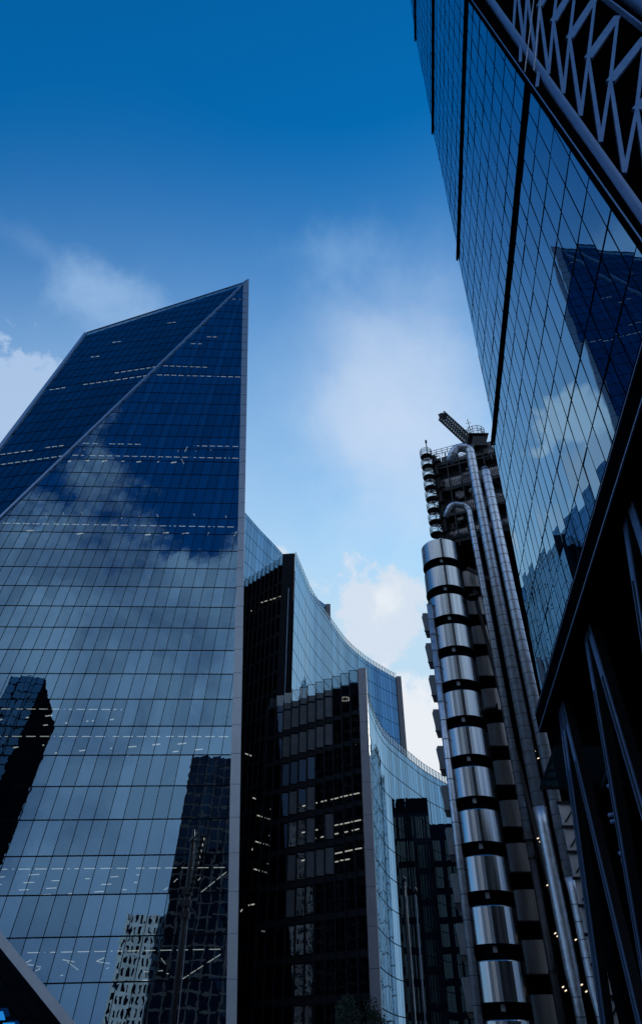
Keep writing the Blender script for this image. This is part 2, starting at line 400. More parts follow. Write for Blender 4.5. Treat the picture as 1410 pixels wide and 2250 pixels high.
# floors meet those of the main face along the fold
edge = []
for b in Bs:
    s = span(poly, 1, b)
    if s: edge.append(t_ab(sP + sh * s[0] + su * b)[1])
eb = sorted(edge); stepb = (eb[-1] - eb[6]) / (len(eb) - 7)
B2 = sorted([e for e in eb if e < poly2[0][1]] + [eb[-1] + stepb * k for k in range(1, 4)])
A2 = frange(min(p[0] for p in poly2) - 1, max(p[0] for p in poly2) + 1, 2.15 * SC)
gb, mb = MB(), MB()
curtain(gb, mb, T, h2, u2, n2, poly2, A2, B2, 0.0011, 0.07, 0.12, 0.02)
gb.build("glass_facade", MT['tower_up'], tow); mb.build("mullion_grid", MT['mull'], tow)
# trims along the folds and the top
t = MB(); t.beam(s_px(543, 617) + sn * 0.15, Lp + sn * 0.15, 0.48, 0.4, sn.cross(T - Lp)); t.build("fold_trim", MT['trim'], tow)
t = MB(); q = UP[3]
t.beam(T + n2 * 0.1, q + n2 * 0.1, 0.3, 0.3, n2.cross(T - q)); t.build("roof_trim", MT['trim'], tow)
t = MB(); t.beam(q + n2 * 0.1, UP[2] + n2 * 0.1, 1.1, 0.4, n2.cross(q - UP[2])); t.build("edge_trim", MT['trim'], tow)
# right-hand edge fin, in panels one storey high
lf = [(535, 621), (534, 640), (522.6, 1180), (506, 1728), (497, 2250), (494, 2397)]
rt = [(547, 614), (546.6, 640), (537, 1180), (528, 1728), (520, 2250), (517, 2397)]
def lerp_y(tab, y):
    for (x0, y0), (x1, y1) in zip(tab, tab[1:]):
        if y <= y1: return x0 + (x1 - x0) * (y - y0) / (y1 - y0)
    return tab[-1][0]
t = MB()
ys = []
for b in Bs:
    p = sP + sh * poly[5][0] + su * b; d = p - EYE
    zc = d.y * C_ + d.z * S_; yy = 1125 - FPX * (-d.y * S_ + d.z * C_) / zc
    if 640 < yy < 2397: ys.append(yy)
ys = sorted(ys + [621, 2397])
for i, (y0, y1) in enumerate(zip(ys, ys[1:])):
    y1g = y1 - (0.8 if y1 < 2390 else 0)
    c = [s_px(lerp_y(lf, y1g), y1g), s_px(lerp_y(rt, y1g), y1g), s_px(lerp_y(rt, y0), y0 - (7 if i == 0 else 0)), s_px(lerp_y(lf, y0), y0)]
    c = [p + sn * 0.35 for p in c]
    t.prism(c, -sn * 0.9)
t.build("edge_fin", MT['towfin'], tow)
t = MB(); t.beam(lowL + sn * 0.2 + Vector((-.1, 0, -.1)), lowR + sn * 0.2, 0.95, 0.9, sn.cross(lowL - lowR)); t.build("lower_strut", MT['towfin'], tow)
# set-back lower face below the strut
d3 = Vector((-0.75, 0.62, 0.02)).normalized(); u3 = (lowR - lowL).normalized(); n3 = d3.cross(u3).normalized()
if n3.dot(EYE - lowL) < 0: n3 = -n3
gb, mb = MB(), MB(); ln = (lowR - lowL).length
curtain(gb, mb, lowL, d3, u3, n3, [(0, 0), (45, 0), (45, ln), (0, ln)], frange(0, 45, 3), frange(0, ln + 1, 4.2), 0.002, 0.09, 0.12, 0.03)
gb.build("glass_facade", MT['darko'], tow); mb.build("mullion_grid", MT['mull'], tow)
# shell behind the faces
bk = Vector((-0.40 * 26, 26, 0)); t = MB()
outl = [T, UP[3], UP[2], Lp, lowL, lowR, s_px(494, 2397), s_px(507, 1728), s_px(524, 1180)]
outl = [p - sn * 0.7 for p in outl]; n_ = len(outl)
back = [p + bk for p in outl]
for i in range(n_): t.face([outl[i], outl[(i + 1) % n_], back[(i + 1) % n_], back[i]])
t.face(back); t.build("rear_wall", MT['body'], tow)
# interior columns behind the glass
t = MB()
for k in range(-9, 12):
    a = a_ph + da * (k * 4 + 1.4)
    s = span(poly, 0, a)
    if s and s[1] - s[0] > 4: t.beam(sP + sh * a + su * s[0] - sn * 1.0, sP + sh * (a + 0.0) + su * (s[1] - 1) - sn * 1.0, 0.55, 0.55, sh)
t.build("interior_column", MT['stone'], tow)
# lit ceiling strips behind the glass
seg = []
def srow(x0, y0, x1, y1, n, fill=0.7, wd=0.16, deep=0.8, up=False):
    p0, n0 = (T, n2) if up else (sP, sn)
    a = hit(x0, y0, p0, n0); b = hit(x1, y1, p0, n0)
    for i in range(n):
        f0, f1 = (i + 0.5 - fill / 2) / n, (i + 0.5 + fill / 2) / n
        q = []
        for f in (f0, f1):
            p = a.lerp(b, f); r = p - EYE; s = deep / abs(r.normalized().dot(n0)); q.append(p + r.normalized() * s)
        seg.append((q[0], q[1], wd * 0.8))
for r_ in ((509, 657, 531, 657.5, 2), (453, 740, 479, 740.5, 2), (418, 755, 445, 755.5, 2), (357, 803.5, 457, 807, 7), (343, 823.5, 530, 828.5, 12),
           (180, 974, 218, 974.5, 2), (238, 975, 312, 976.5, 4), (424, 979.5, 526, 981, 6), (157, 1000, 526, 1007, 20), (4, 1149.5, 517, 1158, 24),
           (0, 1557.5, 273, 1559, 10), (-8, 1618, 506, 1618.5, 17), (0, 1910, 499, 1906, 14), (56, 2093.5, 490, 2085.5, 12)):
    srow(*r_)
for r_ in ((251, 820, 348, 805, 7), (181, 845.5, 327, 824.5, 10), (108, 857, 146, 851, 3), (0, 999, 74, 989, 5), (98, 984, 143, 978.5, 3),
           (0, 1021, 143, 1001, 9), (199, 785, 220, 782.3, 2), (246, 752.5, 267, 750, 2), (367, 710, 388, 707.5, 2)):
    srow(*r_, up=True, wd=0.18)
def px_seg(lst, ox, oy, sc, deep, wd):
    for x0, y0, x1, y1 in lst: srow(ox + x0 / sc, oy + y0 / sc, ox + x1 / sc, oy + y1 / sc, 1, 1.0, wd, deep)
px_seg([(352, 1020, 368, 1017), (438, 1018, 462, 1014), (528, 1020, 552, 1015), (618, 1021, 642, 1017), (706, 1023, 731, 1019), (795, 1025, 823, 1020), (884, 1027, 912, 1022),
        (138, 1380, 174, 1376), (398, 1394, 433, 1390), (750, 1399, 780, 1396), (842, 1390, 875, 1387), (940, 1393, 976, 1390), (1073, 1397, 1081, 1386), (1209, 1404, 1221, 1384)], 0, 580, 2.35, 2.0, 0.34)
px_seg([(236, 1295, 243, 1306), (326, 1284, 331, 1292), (420, 1280, 426, 1288), (628, 1310, 632, 1314), (718, 1302, 722, 1308), (810, 1293, 817, 1304), (905, 1290, 911, 1297), (1000, 1290, 1006, 1299),
        (1102, 1307, 1108, 1319), (1165, 1301, 1169, 1311), (955, 969, 968, 945), (938, 1008, 950, 1033), (434, 958, 437, 958.5), (462, 959, 465, 960), (823, 962, 826, 963), (918, 965, 921, 966), (1010, 967, 1014, 968), (1087, 957, 1091, 960)], 0, 580, 2.35, 2.6, 0.26)
px_seg([(236, 995, 272, 991), (225, 1043, 248, 1040), (327, 1033, 350, 1030), (569, 1014, 611, 1009), (447, 1022, 458, 1021), (475, 1020, 484, 1019), (410, 1175, 441, 1171), (664, 1155, 705, 1151), (787, 1144, 831, 1139),
        (918, 1139, 962, 1135), (1005, 1170, 1047, 1165), (893, 1180, 921, 1176), (221, 1146, 229, 1144), (285, 1187, 298, 1184), (569, 1163, 579, 1160), (657, 1198, 673, 1195), (135, 1004, 150, 1001), (70, 1158, 98, 1154), (0, 1014, 16, 1012)], 0, 1150, 2.35, 2.2, 0.30)
px_seg([(0, 651, 58, 648), (150, 640, 205, 637), (268, 671, 308, 669), (240, 710, 293, 707), (125, 681, 178, 678), (100, 718, 150, 716), (440, 660, 465, 659), (570, 651, 612, 648), (523, 690, 577, 687), (490, 728, 537, 725),
        (668, 681, 712, 678), (633, 717, 685, 714), (705, 640, 720, 640), (0, 690, 34, 687), (205, 744, 265, 741), (350, 738, 372, 736), (898, 677, 917, 660), (848, 719, 866, 705), (1023, 668, 1035, 656), (1035, 733, 1070, 705), (1075, 700, 1110, 673), (1118, 666, 1140, 648), (1145, 644, 1178, 618)], 0, 1650, 2.35, 2.0, 0.17)
px_seg([(125, 1101, 163, 1079), (130, 1102, 175, 1107), (185, 1136, 228, 1115), (192, 1113, 228, 1116), (325, 1078, 385, 1089), (350, 1090, 370, 1104), (372, 1106, 405, 1130), (498, 1086, 540, 1068), (505, 1088, 540, 1093), (545, 1094, 600, 1102), (550, 1125, 590, 1103), (833, 1070, 855, 1100), (818, 1136, 842, 1134),
        (942, 1178, 975, 1157), (985, 1150, 1012, 1132), (1018, 1128, 1050, 1108), (1073, 1092, 1105, 1072), (1110, 1069, 1140, 1050), (313, 1162, 327, 1157), (742, 1140, 768, 1140), (735, 1184, 768, 1184), (860, 1150, 872, 1150)], 0, 1650, 2.35, 1.6, 0.17)
add_lights(tow, seg, sn, MT['light'])
t = MB(); bp = hit(8, 2228, lowL, n3); t.beam(bp + n3 * 0.3 - d3 * 0.6, bp + n3 * 0.3 + d3 * 1.2, 0.9, 0.12, u3); t.beam(bp + n3 * 0.3 + u3 * 1.4 - d3 * 1.4, bp + n3 * 0.3 + u3 * 1.4 + d3 * 0.9, 0.5, 0.12, u3); t.build("blue_display", MT['blue'], tow)

# ================================================================ curved stepped building (middle)
wil = thing("curved_office", (0, 140, 0), "dark stepped office building with concave blue glass curves and jagged ends, behind the pointed tower", "office building")
PITCHW = 4.8
def plan(px, H):
    r_ = []
    for x, y in px:
        d = ray(x, y); Y = H / (d.z / d.y); r_.append(Vector((d.x / d.y * Y, Y, 0)))
    return r_
def resample(pts, step, ext0=0.0, ext1=0.0):
    # Catmull-Rom through the plan points, then equal steps
    P = [pts[0] * 2 - pts[1]] + pts + [pts[-1] * 2 - pts[-2]]; fine = []
    for i in range(1, len(P) - 2):
        for k in range(20):
            t = k / 20.0; a, b, c, d = P[i - 1], P[i], P[i + 1], P[i + 2]
            fine.append(0.5 * ((2 * b) + (c - a) * t + (2 * a - 5 * b + 4 * c - d) * t * t + (3 * b - 3 * c + d - a) * t ** 3))
    fine.append(pts[-1])
    if ext0: fine.insert(0, fine[0] + (fine[0] - fine[8]).normalized() * ext0)
    if ext1:
        e = fine[-1]; dv = (fine[-1] - fine[-12]).normalized()
        fine += [e + dv * ext1]
    outp = [fine[0]]; acc = 0.0
    for a, b in zip(fine, fine[1:]):
        seglen = (b - a).length; pos = 0.0
        while acc + (seglen - pos) >= step:
            pos += step - acc; acc = 0.0; outp.append(a.lerp(b, pos / seglen))
        acc += seglen - pos
    return outp
def up_(p, z): return Vector((p.x, p.y, z))
def curve_wall(name, pts, H, parent, material, side=1, step=1.5, rail=True, tilt=0.0012, zmin=0.0):
    gb, mb, rb, rf = MB(), MB(), MB(), MB()
    zs = [H]; z = H - 1.4
    zs.append(z)
    while z > zmin: z -= PITCHW; zs.append(max(z, zmin))
    for p, q in zip(pts, pts[1:]):
        d = (q - p).normalized(); n = Vector((d.y, -d.x, 0)) * side
        tx, L2 = R.gauss(0, tilt), (q - p).length / 2; k0 = len(gb.v)
        for z in zs:
            ty = R.gauss(0, tilt) * 1.2; gb.v += [up_(p, z) + n * (ty - tx * L2), up_(q, z) + n * (ty + tx * L2)]
        for i in range(len(zs) - 1):
            f_ = [k0 + 2 * i + 2, k0 + 2 * i + 3, k0 + 2 * i + 1, k0 + 2 * i]
            gb.f.append(f_ if side > 0 else f_[::-1]); gb.m.append(0)
        for z0 in zs: mb.beam(up_(p, z0) + n * 0.006, up_(q, z0) + n * 0.006, 0.15, 0.016, (0, 0, 1))
        mb.beam(up_(p, zmin) + n * 0.004, up_(p, H) + n * 0.004, 0.09, 0.012, d)
        if rail:
            a, b = up_(p, H + 0.05), up_(q, H + 0.05)
            rb.face([a.lerp(b, .08), a.lerp(b, .92), a.lerp(b, .92) + Vector((0, 0, 1.5)), a.lerp(b, .08) + Vector((0, 0, 1.5))])
            rf.beam(a, a + Vector((0, 0, 1.55)), 0.10, 0.10, d); rf.beam(a + Vector((0, 0, 1.55)), b + Vector((0, 0, 1.55)), 0.06, 0.06, n)
    gb.build(name, material, parent); mb.build("mullion_grid", MT['mull'], parent)
    if rail:
        r_ = rb.build("balustrade_glass", MT['clear'], parent); rf.build("balustrade_frame", MT['mull'], r_)
def jag_wall(p_right, p_left, n, H, parent, extra=4, blind=None, rail=True):
    """saw-toothed end: frontal glass panels stepping back to the left, a fin on every step"""
    gb, mb, fb, rb, rf = MB(), MB(), MB(), MB(), MB()
    dx = (p_left - p_right) / n
    face = Vector((-1, 0.10, 0)).normalized(); pts = []
    zs = [H]; z = H - 1.2; zs.append(z)
    while z > 0: z -= PITCHW; zs.append(max(0, z))
    for k in range(n + extra):
        a = p_right + dx * k; b = Vector((a.x + dx.x, a.y + dx.x * -0.10, 0)); nx_ = p_right + dx * (k + 1)
        pts += [a, b]
        for j, (z1, z0) in enumerate(zip(zs, zs[1:])):
            tx = R.gauss(0, 0.003)
            s0 = z0 + 1.05 if j else z0
            gb.face([up_(b, z0 if not j else s0), up_(a, z0 if not j else s0), up_(a, z1) + Vector((0, tx, 0)), up_(b, z1) + Vector((0, tx, 0))], blind(k, j) if blind else 0)
            if j: gb.face([up_(b, z0), up_(a, z0), up_(a, s0), up_(b, s0)], 2)
            gb.face([up_(nx_, z0), up_(b, z0), up_(b, z1), up_(nx_, z1)], 0)
            mb.beam(up_(a, z0) + Vector((0, -0.06, 0)), up_(b, z0) + Vector((0, -0.06, 0)), 0.18, 0.10, (0, 0, 1))
            if j: mb.beam(up_(a, s0) + Vector((0, -0.06, 0)), up_(b, s0) + Vector((0, -0.06, 0)), 0.10, 0.10, (0, 0, 1))
        fb.box((b.x - 0.10, b.y - 0.45, 0), (b.x + 0.10, b.y + 0.2, H + 0.25))
        if rail:
            rb.face([up_(a, H + 0.05), up_(b, H + 0.05), up_(b, H + 2.0), up_(a, H + 2.0)])
            for q in (a, b): rf.beam(up_(q, H), up_(q, H + 2.05), 0.09, 0.09, (1, 0, 0))
            rf.beam(up_(a, H + 2.05), up_(b, H + 2.05), 0.07, 0.07, (0, 0, 1))
            rf.beam(up_(b, H + 2.05), up_(nx_, H + 2.05), 0.07, 0.07, (0, 0, 1))
    gb.build("jagged_facade", [MT['dark'], MT['blind'], MT['slab']], parent); mb.build("mullion_grid", MT['mull'], parent); fb.build("facade_fin", MT['slab'], parent)
    if rail:
        r_ = rb.build("balustrade_glass", MT['clear'], parent); rf.build("balustrade_frame", MT['mull'], r_)
    return pts
def corner_slab(px0, px1, ytop, Y, H, parent, m, dy=0.8):
    """tall panelled corner pier between two pixel columns"""
    a = at(px0, ytop, Y); b = at(px1, ytop, Y - 0.35); t = MB(); z = H
    while z > 0:
        z0 = max(0, z - PITCHW)
        t.hexa([(a.x, a.y, z0 + 0.05), (b.x, b.y, z0 + 0.05), (b.x + 0.15, b.y + dy, z0 + 0.05), (a.x, a.y + dy, z0 + 0.05),
                (a.x, a.y, z), (b.x, b.y, z), (b.x + 0.15, b.y + dy, z), (a.x, a.y + dy, z)], 0)
        z = z0
    t.hexa([(a.x + .03, a.y + .03, 0), (b.x - .03, b.y + .03, 0), (b.x + .1, b.y + dy - .02, 0), (a.x + .03, a.y + dy - .02, 0),
            (a.x + .03, a.y + .03, H - .1), (b.x - .03, b.y + .03, H - .1), (b.x + .1, b.y + dy - .02, H - .1), (a.x + .03, a.y + dy - .02, H - .1)], 1)
    t.build("corner_pier", [m, MT['mull']], parent)
def mass(pl, H, parent, jag=None):
    t = MB(); t.prism([up_(p, 0) for p in pl], (0, 0, H)); t.build("inner_wall", MT['black'], parent)
    if jag:
        t = MB(); k = [up_(p + Vector((0, .12, 0)), H + 1.1) for p in jag]
        t.prism(k + [k[-1] + Vector((2, 9, 0)), k[0] + Vector((1.2, 9, 0))], (0, 0, .4)); t.build("roof", MT['body'], parent)
# tallest tier, behind
H3 = 125.0
c3 = resample(plan([(537, 1125), (570, 1163), (617, 1213), (650, 1258), (686, 1306), (720, 1333)], H3), 1.9, ext0=30)
curve_wall("curved_facade", c3, H3 + 1.7, wil, MT['curve'], rail=False)
e = c3[-1]; t = MB(); t.box((e.x - 0.1, e.y, 0), (e.x + 1.6, e.y + 3, H3 + 2.2)); t.build("end_pier", MT['stone'], wil)
mass(list(p + Vector((-1.2, 0.8, 0)) for p in c3[::4]) + [c3[-1] + Vector((-3, 2, 0)), Vector((-40, 205, 0)), Vector((-60, 160, 0))], H3, wil)
# middle tier
H2 = 100.0
c2 = resample(plan([(649, 1224), (666, 1264), (686.5, 1309), (720, 1358), (760, 1413), (804.5, 1452), (848.8, 1479), (875, 1493)], H2), 1.5)
curve_wall("curved_facade", c2, H2 + 1.7, wil, MT['curve'])
jr = plan([(622, 1240)], H2)[0]; jl = plan([(538, 1292)], H2)[0]
j2 = jag_wall(jr, jl, 9, H2 + 1.7, wil)
corner_slab(621, 647, 1215, jr.y - 0.2, H2 + 4.8, wil, MT['slab'])
t = MB(); q0 = at(634, 1400, jr.y - 0.5); t.box((q0.x - 0.45, q0.y - 0.3, 0), (q0.x - 0.33, q0.y, H2 - 6)); t.build("pier_rail", MT['trim'], wil)
e = c2[-1]; t = MB(); t.box((e.x - 0.1, e.y - 0.2, 0), (e.x + 1.5, e.y + 2.5, H2 + 2.4)); t.build("end_pier", MT['stone'], wil)
mass([p + Vector((-1.0, 0.9, 0)) for p in c2[2::4]] + [c2[-1] + Vector((-4, 1, 0)), Vector((-5, 205, 0)), jl + Vector((-4, 12, 0)), jl + Vector((-4, 5.5, 0)), jr + Vector((-1, 5.0, 0))], H2, wil, j2)
# front tier
H1 = 52.0
c1 = resample(plan([(806, 1533), (813, 1556), (830, 1597), (846, 1622), (868, 1643), (891, 1662), (932.5, 1694.6), (977.7, 1721)], H1), 1.4, ext1=14)
curve_wall("curved_facade", c1, H1 + 1.7, wil, MT['curve'], tilt=0.005)
ir = plan([(786, 1497)], H1)[0]; il = plan([(641, 1545)], H1)[0]
BL = {}
def blind(k, j):
    if 3 <= k <= 8 and j <= 2: return 1
    if k == 3 and j <= 6: return 1 if R.random() < 0.7 else 0
    if 4 <= k <= 7 and 4 <= j <= 7 and R.random() < 0.45: return 1
    return 0
j1 = jag_wall(ir, il, 8, H1 + 1.7, wil, extra=3, blind=blind)
corner_slab(786, 803.5, 1475, ir.y - 0.2, H1 + 4.0, wil, MT['fin'])
mass([p + Vector((-1.0, 0.9, 0)) for p in c1[2::4]] + [c1[-1] + Vector((0, 8, 0)), Vector((5, 150, 0)), il + Vector((-3, 12, 0)), il + Vector((-3, 6, 0)), ir + Vector((-0.6, 5, 0))], H1, wil, j1)
# lit strips behind the jagged ends
seg = []
def wil_seg(lst, pr, pl, sc, ox, oy, deep, wd):
    d = (pl - pr).normalized(); n = Vector((-d.y, d.x, 0))
    for x0, y0, x1, y1 in lst:
        q = []
        for x, y in ((x0, y0), (x1, y1)):
            p = hit(ox + x / sc, oy + y / sc, pr, n); r_ = (p - EYE).normalized(); q.append(p + r_ * deep)
        seg.append((q[0], q[1], wd))
wil_seg([(275, 432, 288, 436), (292, 438, 312, 445), (207, 465, 240, 476), (246, 478, 278, 487), (268, 573, 305, 585), (198, 605, 232, 615), (238, 616, 262, 623), (268, 626, 300, 635), (260, 723, 300, 735), (190, 752, 225, 763), (232, 764, 258, 772), (264, 774, 303, 785),
         (143, 135, 176, 148), (183, 371, 201, 379), (118, 980, 128, 968), (178, 652, 184, 642), (160, 946, 192, 940), (228, 1083, 248, 1086), (262, 1068, 282, 1070)], jr, jl, 2.431, 480, 1600, 2.4, 0.22)
wil_seg([(400, 781, 432, 774), (440, 768, 474, 757), (505, 748, 536, 739), (542, 737, 568, 729), (576, 726, 638, 706), (270, 879, 288, 881)], jr, jl, 5.423, 500, 1180, 2.2, 0.25)
wil_seg([(447, 417, 488, 407), (492, 406, 527, 398), (547, 393, 577, 386), (600, 381, 640, 372), (650, 368, 690, 359), (700, 357, 752, 346), (445, 558, 488, 550), (492, 549, 530, 542), (490, 597, 520, 588), (545, 583, 577, 575), (600, 524, 640, 515), (648, 514, 700, 503), (708, 501, 760, 490), (605, 568, 640, 562), (668, 557, 690, 552), (712, 547, 750, 538),
         (443, 708, 485, 699), (491, 698, 527, 690), (547, 687, 577, 680), (600, 675, 660, 662), (668, 660, 715, 650), (722, 648, 765, 640), (488, 741, 520, 736), (528, 734, 576, 726), (602, 719, 640, 711), (650, 707, 700, 699), (560, 437, 577, 433), (604, 428, 622, 425), (660, 414, 671, 413), (730, 85, 735, 86), (440, 1030, 470, 1024), (550, 1008, 576, 1003), (700, 975, 770, 965)], ir, il, 2.431, 480, 1600, 2.0, 0.17)
add_lights(wil, seg, (0, 0, 1), MT['light'])
# ring chandelier on the upper floor of the front tier
t = MB(); d = (il - ir).normalized(); n = Vector((-d.y, d.x, 0)); cpt = hit(758, 1536, ir, n); r_ = (cpt - EYE).normalized(); cpt += r_ * 2.6
for k in range(14):
    a = 2 * math.pi * k / 14; p = cpt + Vector((0.75 * math.cos(a), 0.75 * math.sin(a), 0)); t.box(p - Vector((.05, .05, .13)), p + Vector((.05, .05, .13)))
t.build("chandelier", MT['light'], wil)

# ================================================================ steel-clad building with outside stairs and ducts
llo = thing("steel_building", (21, 85, 0), "dark building hung with stacked steel stair drums and long ducts, right of the curved office", "office building")
YP = 80.0
def XY(x, y, Y): p = at(x, y, Y); return Vector((p.x, p.y, 0))
ax = XY(965, 1210, YP)
RP = 2.62
# one stair drum: band, sill ring, soffit with bracket, inner shaft
def drum():
    b = MB(); seg_ = 48; ins = RP - 0.16
    prof = [(RP, 0.08), (RP, 3.28), (RP - 0.05, 3.36), (ins, 3.36), (ins, 0.08)]
    def ringpt(r, a): return Vector((r * math.cos(a), r * math.sin(a), 0))
    for k in range(seg_):
        a0, a1 = 2 * math.pi * k / seg_, 2 * math.pi * (k + 1) / seg_
        for (r0, z0), (r1, z1) in zip(prof, prof[1:]):
            b.face([up_(ringpt(r0, a0), z0), up_(ringpt(r0, a1), z0), up_(ringpt(r1, a1), z1), up_(ringpt(r1, a0), z1)])
    return b
pods = []
proto = None
for k in range(14):
    h = 57.85 + 1.7 - 4.6 * k
    z0 = h - 1.9
    if z0 < -2: break
    pos = Vector((ax.x, ax.y, z0))
    if proto is None:
        o = drum().build("stair_drum", MT['steel'], None, org=Vector((0, 0, 0)))
        for p in o.data.polygons: p.use_smooth = abs(p.normal.z) < 0.3
        t = MB()
        circ = [(RP - 0.02, -0.10), (RP + 0.03, 0.10)]
        ringp = [Vector((math.cos(2 * math.pi * j / 48), math.sin(2 * math.pi * j / 48), 0)) for j in range(48)]
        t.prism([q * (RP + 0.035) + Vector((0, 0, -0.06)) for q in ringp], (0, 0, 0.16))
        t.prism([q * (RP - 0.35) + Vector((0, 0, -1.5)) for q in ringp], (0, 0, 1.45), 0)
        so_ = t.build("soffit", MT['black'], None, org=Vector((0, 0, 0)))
        t = MB(); t.box((-0.62, -RP + 0.25, -0.62), (-0.24, -RP + 0.65, -0.06)); t.tube([(-0.3, -RP + 0.9, -1.6), (-0.3, -RP + 0.9, -0.06)], 0.13, 10)
        br_ = t.build("bracket", MT['box'], None, org=Vector((0, 0, 0)))
        o.parent = llo; so_.parent = o; br_.parent = o; o.location = pos - ORG[llo]
        proto = o
    else:
        o = proto.copy(); COL.objects.link(o); o.parent = llo; o.location = pos - ORG[llo]
        for ch in proto.children:
            c = ch.copy(); COL.objects.link(c); c.parent = o
    pods.append(o)
t = MB(); t.tube([(ax.x + 0.6, ax.y + 1.2, 0), (ax.x + 0.6, ax.y + 1.2, 60)], 1.5, 20); t.build("stair_core", MT['black'], llo)
# grey window boxes left of the drums, and the thin duct beside them
bx = XY(935, 1355, YP + 1.5)
bproto = None
for k in range(11):
    zc = 47.6 + 1.7 - 4.6 * k
    if zc < 1.5: break
    if bproto is None:
        t = MB(); t.hexa([(-0.50, -0.7, -1.35), (0.75, -0.7, -1.35), (0.75, 0.5, -1.75), (-0.1, 0.5, -1.75), (-0.50, -0.7, 1.45), (0.75, -0.7, 1.45), (0.75, 0.5, 1.45), (-0.50, 0.5, 1.45)])
        bproto = t.build("window_box", MT['box'], llo, org=Vector((0, 0, 0)))
        t = MB(); t.box((-0.54, -0.74, -1.42), (0.78, -0.66, -1.30)); f_ = t.build("box_frame", MT['frame'], None, org=Vector((0, 0, 0))); f_.parent = bproto
        o = bproto
    else:
        o = bproto.copy(); COL.objects.link(o); o.parent = llo
        c = bproto.children[0].copy(); COL.objects.link(c); c.parent = o
    o.location = Vector((bx.x, bx.y, zc)) - ORG[llo]
def duct(path, r, name="duct", seg_=20, ring=1.45, rw=0.07, mm='duct', parent=llo, clamps=()):
    b = MB(); b.tube(path, r, seg_); o = b.build(name, MT[mm], parent, smooth=True)
    # seam rings
    t = MB(); acc = 0
    for a, c in zip(path, path[1:]):
        a, c = Vector(a), Vector(c); ln_ = (c - a).length; d_ = (c - a).normalized(); s = acc
        i = path.index(tuple(a)) if tuple(a) in path else 0
        ra = r[i] if isinstance(r, list) else r; rb_ = r[min(i + 1, len(path) - 1)] if isinstance(r, list) else r
        while s < ln_:
            p = a + d_ * s; rr_ = ra + (rb_ - ra) * s / ln_
            t.tube([p, p + d_ * rw], rr_ + 0.03, seg_, cap=True); s += ring
        acc = s - ln_
    for z in clamps:
        p = Vector(path[-1]); p = Vector((p.x, p.y, z)); rr_ = max(r) if isinstance(r, list) else r
        t.tube([p, p + Vector((0, 0, 0.22))], rr_ + 0.07, seg_, m=1); t.box(p + Vector((rr_ * .7, -rr_ - .3, 0)), p + Vector((rr_ * .7 + .1, -rr_ * .5, .5)), 1)
    t.build("seam_ring", [MT['ductd'], MT['frame']], o)
    return o
pl = XY(945, 1345, YP - 1.4); zt = at(945, 1330, YP - 1.4).z
duct([(pl.x, pl.y, 0), (pl.x, pl.y, zt)], 0.40, seg_=14, ring=2.3)
def arc(path, n=5):
    # round the corners of a polyline
    P = [Vector(p) for p in path]; o_ = [P[0]]
    for i in range(1, len(P) - 1):
        a, b, c = P[i - 1], P[i], P[i + 1]; rr_ = min((a - b).length, (c - b).length) * 0.48
        s, e_ = b + (a - b).normalized() * rr_, b + (c - b).normalized() * rr_
        for k in range(n + 1):
            f = k / n; o_.append((s * (1 - f) + b * f) * (1 - f) + (b * f * 0 + b * (1 - f) + e_ * f) * f)
    o_.append(P[-1]); return [tuple(p) for p in o_]
# three tall ducts right of the drums
pa, pb, pc = XY(1044, 1197, 79.0), XY(1072, 1197, 78.2), XY(1100, 1197, 77.6)
za = at(1030, 1112, 79.0).z; zb = at(1020, 985, 78.2).z; zc_ = at(1062, 1030, 77.6).z
ma = at(984, 1103, 79.0); mb_ = at(995, 990, 78.2)
duct(arc([(pa.x, pa.y, 22), (pa.x, pa.y, za), (ma.x + .3, ma.y, za + 0.5), (ma.x - 0.5, ma.y + 1.0, za - 1.5)], 6), 0.44, clamps=(46, 33), ring=1.3)
duct([(pa.x, pa.y, 0), (pa.x, pa.y, 21.4)], 0.36, mm='ductd', ring=3.2, clamps=(19.5, 9.5))
t = MB(); t.tube([(pa.x, pa.y, 21.4), (pa.x, pa.y, 22.0)], [0.55, 0.55], 16); t.build("duct_joint", MT['ductd'], llo)
duct(arc([(pb.x, pb.y, 24.5), (pb.x, pb.y, zb), (mb_.x + 0.5, mb_.y, zb + 0.2), (mb_.x - 0.6, mb_.y + 0.8, zb - 2.2)], 6), 0.72, clamps=(52, 36), ring=1.5)
PB2 = [(pb.x, pb.y, 0), (pb.x, pb.y, 7.6), (pb.x, pb.y, 9.6), (pb.x, pb.y, 22.6), (pb.x, pb.y, 24.5)]
duct(PB2, [0.46, 0.46, 0.66, 0.66, 0.76], clamps=(), ring=1.5)
duct([(pc.x, pc.y, 17.5), (pc.x, pc.y, zc_ - 0.8), (pc.x - 0.05, pc.y + 0.1, zc_ - 0.2), (pc.x - 0.1, pc.y + 0.8, zc_)], [0.68, 0.68, 0.62, 0.3], clamps=(53, 34), ring=1.5)
duct([(pc.x, pc.y, 0), (pc.x, pc.y, 6.2), (pc.x, pc.y, 8.0), (pc.x, pc.y, 16.2), (pc.x, pc.y, 17.5)], [0.40, 0.40, 0.56, 0.56, 0.7], ring=1.5)
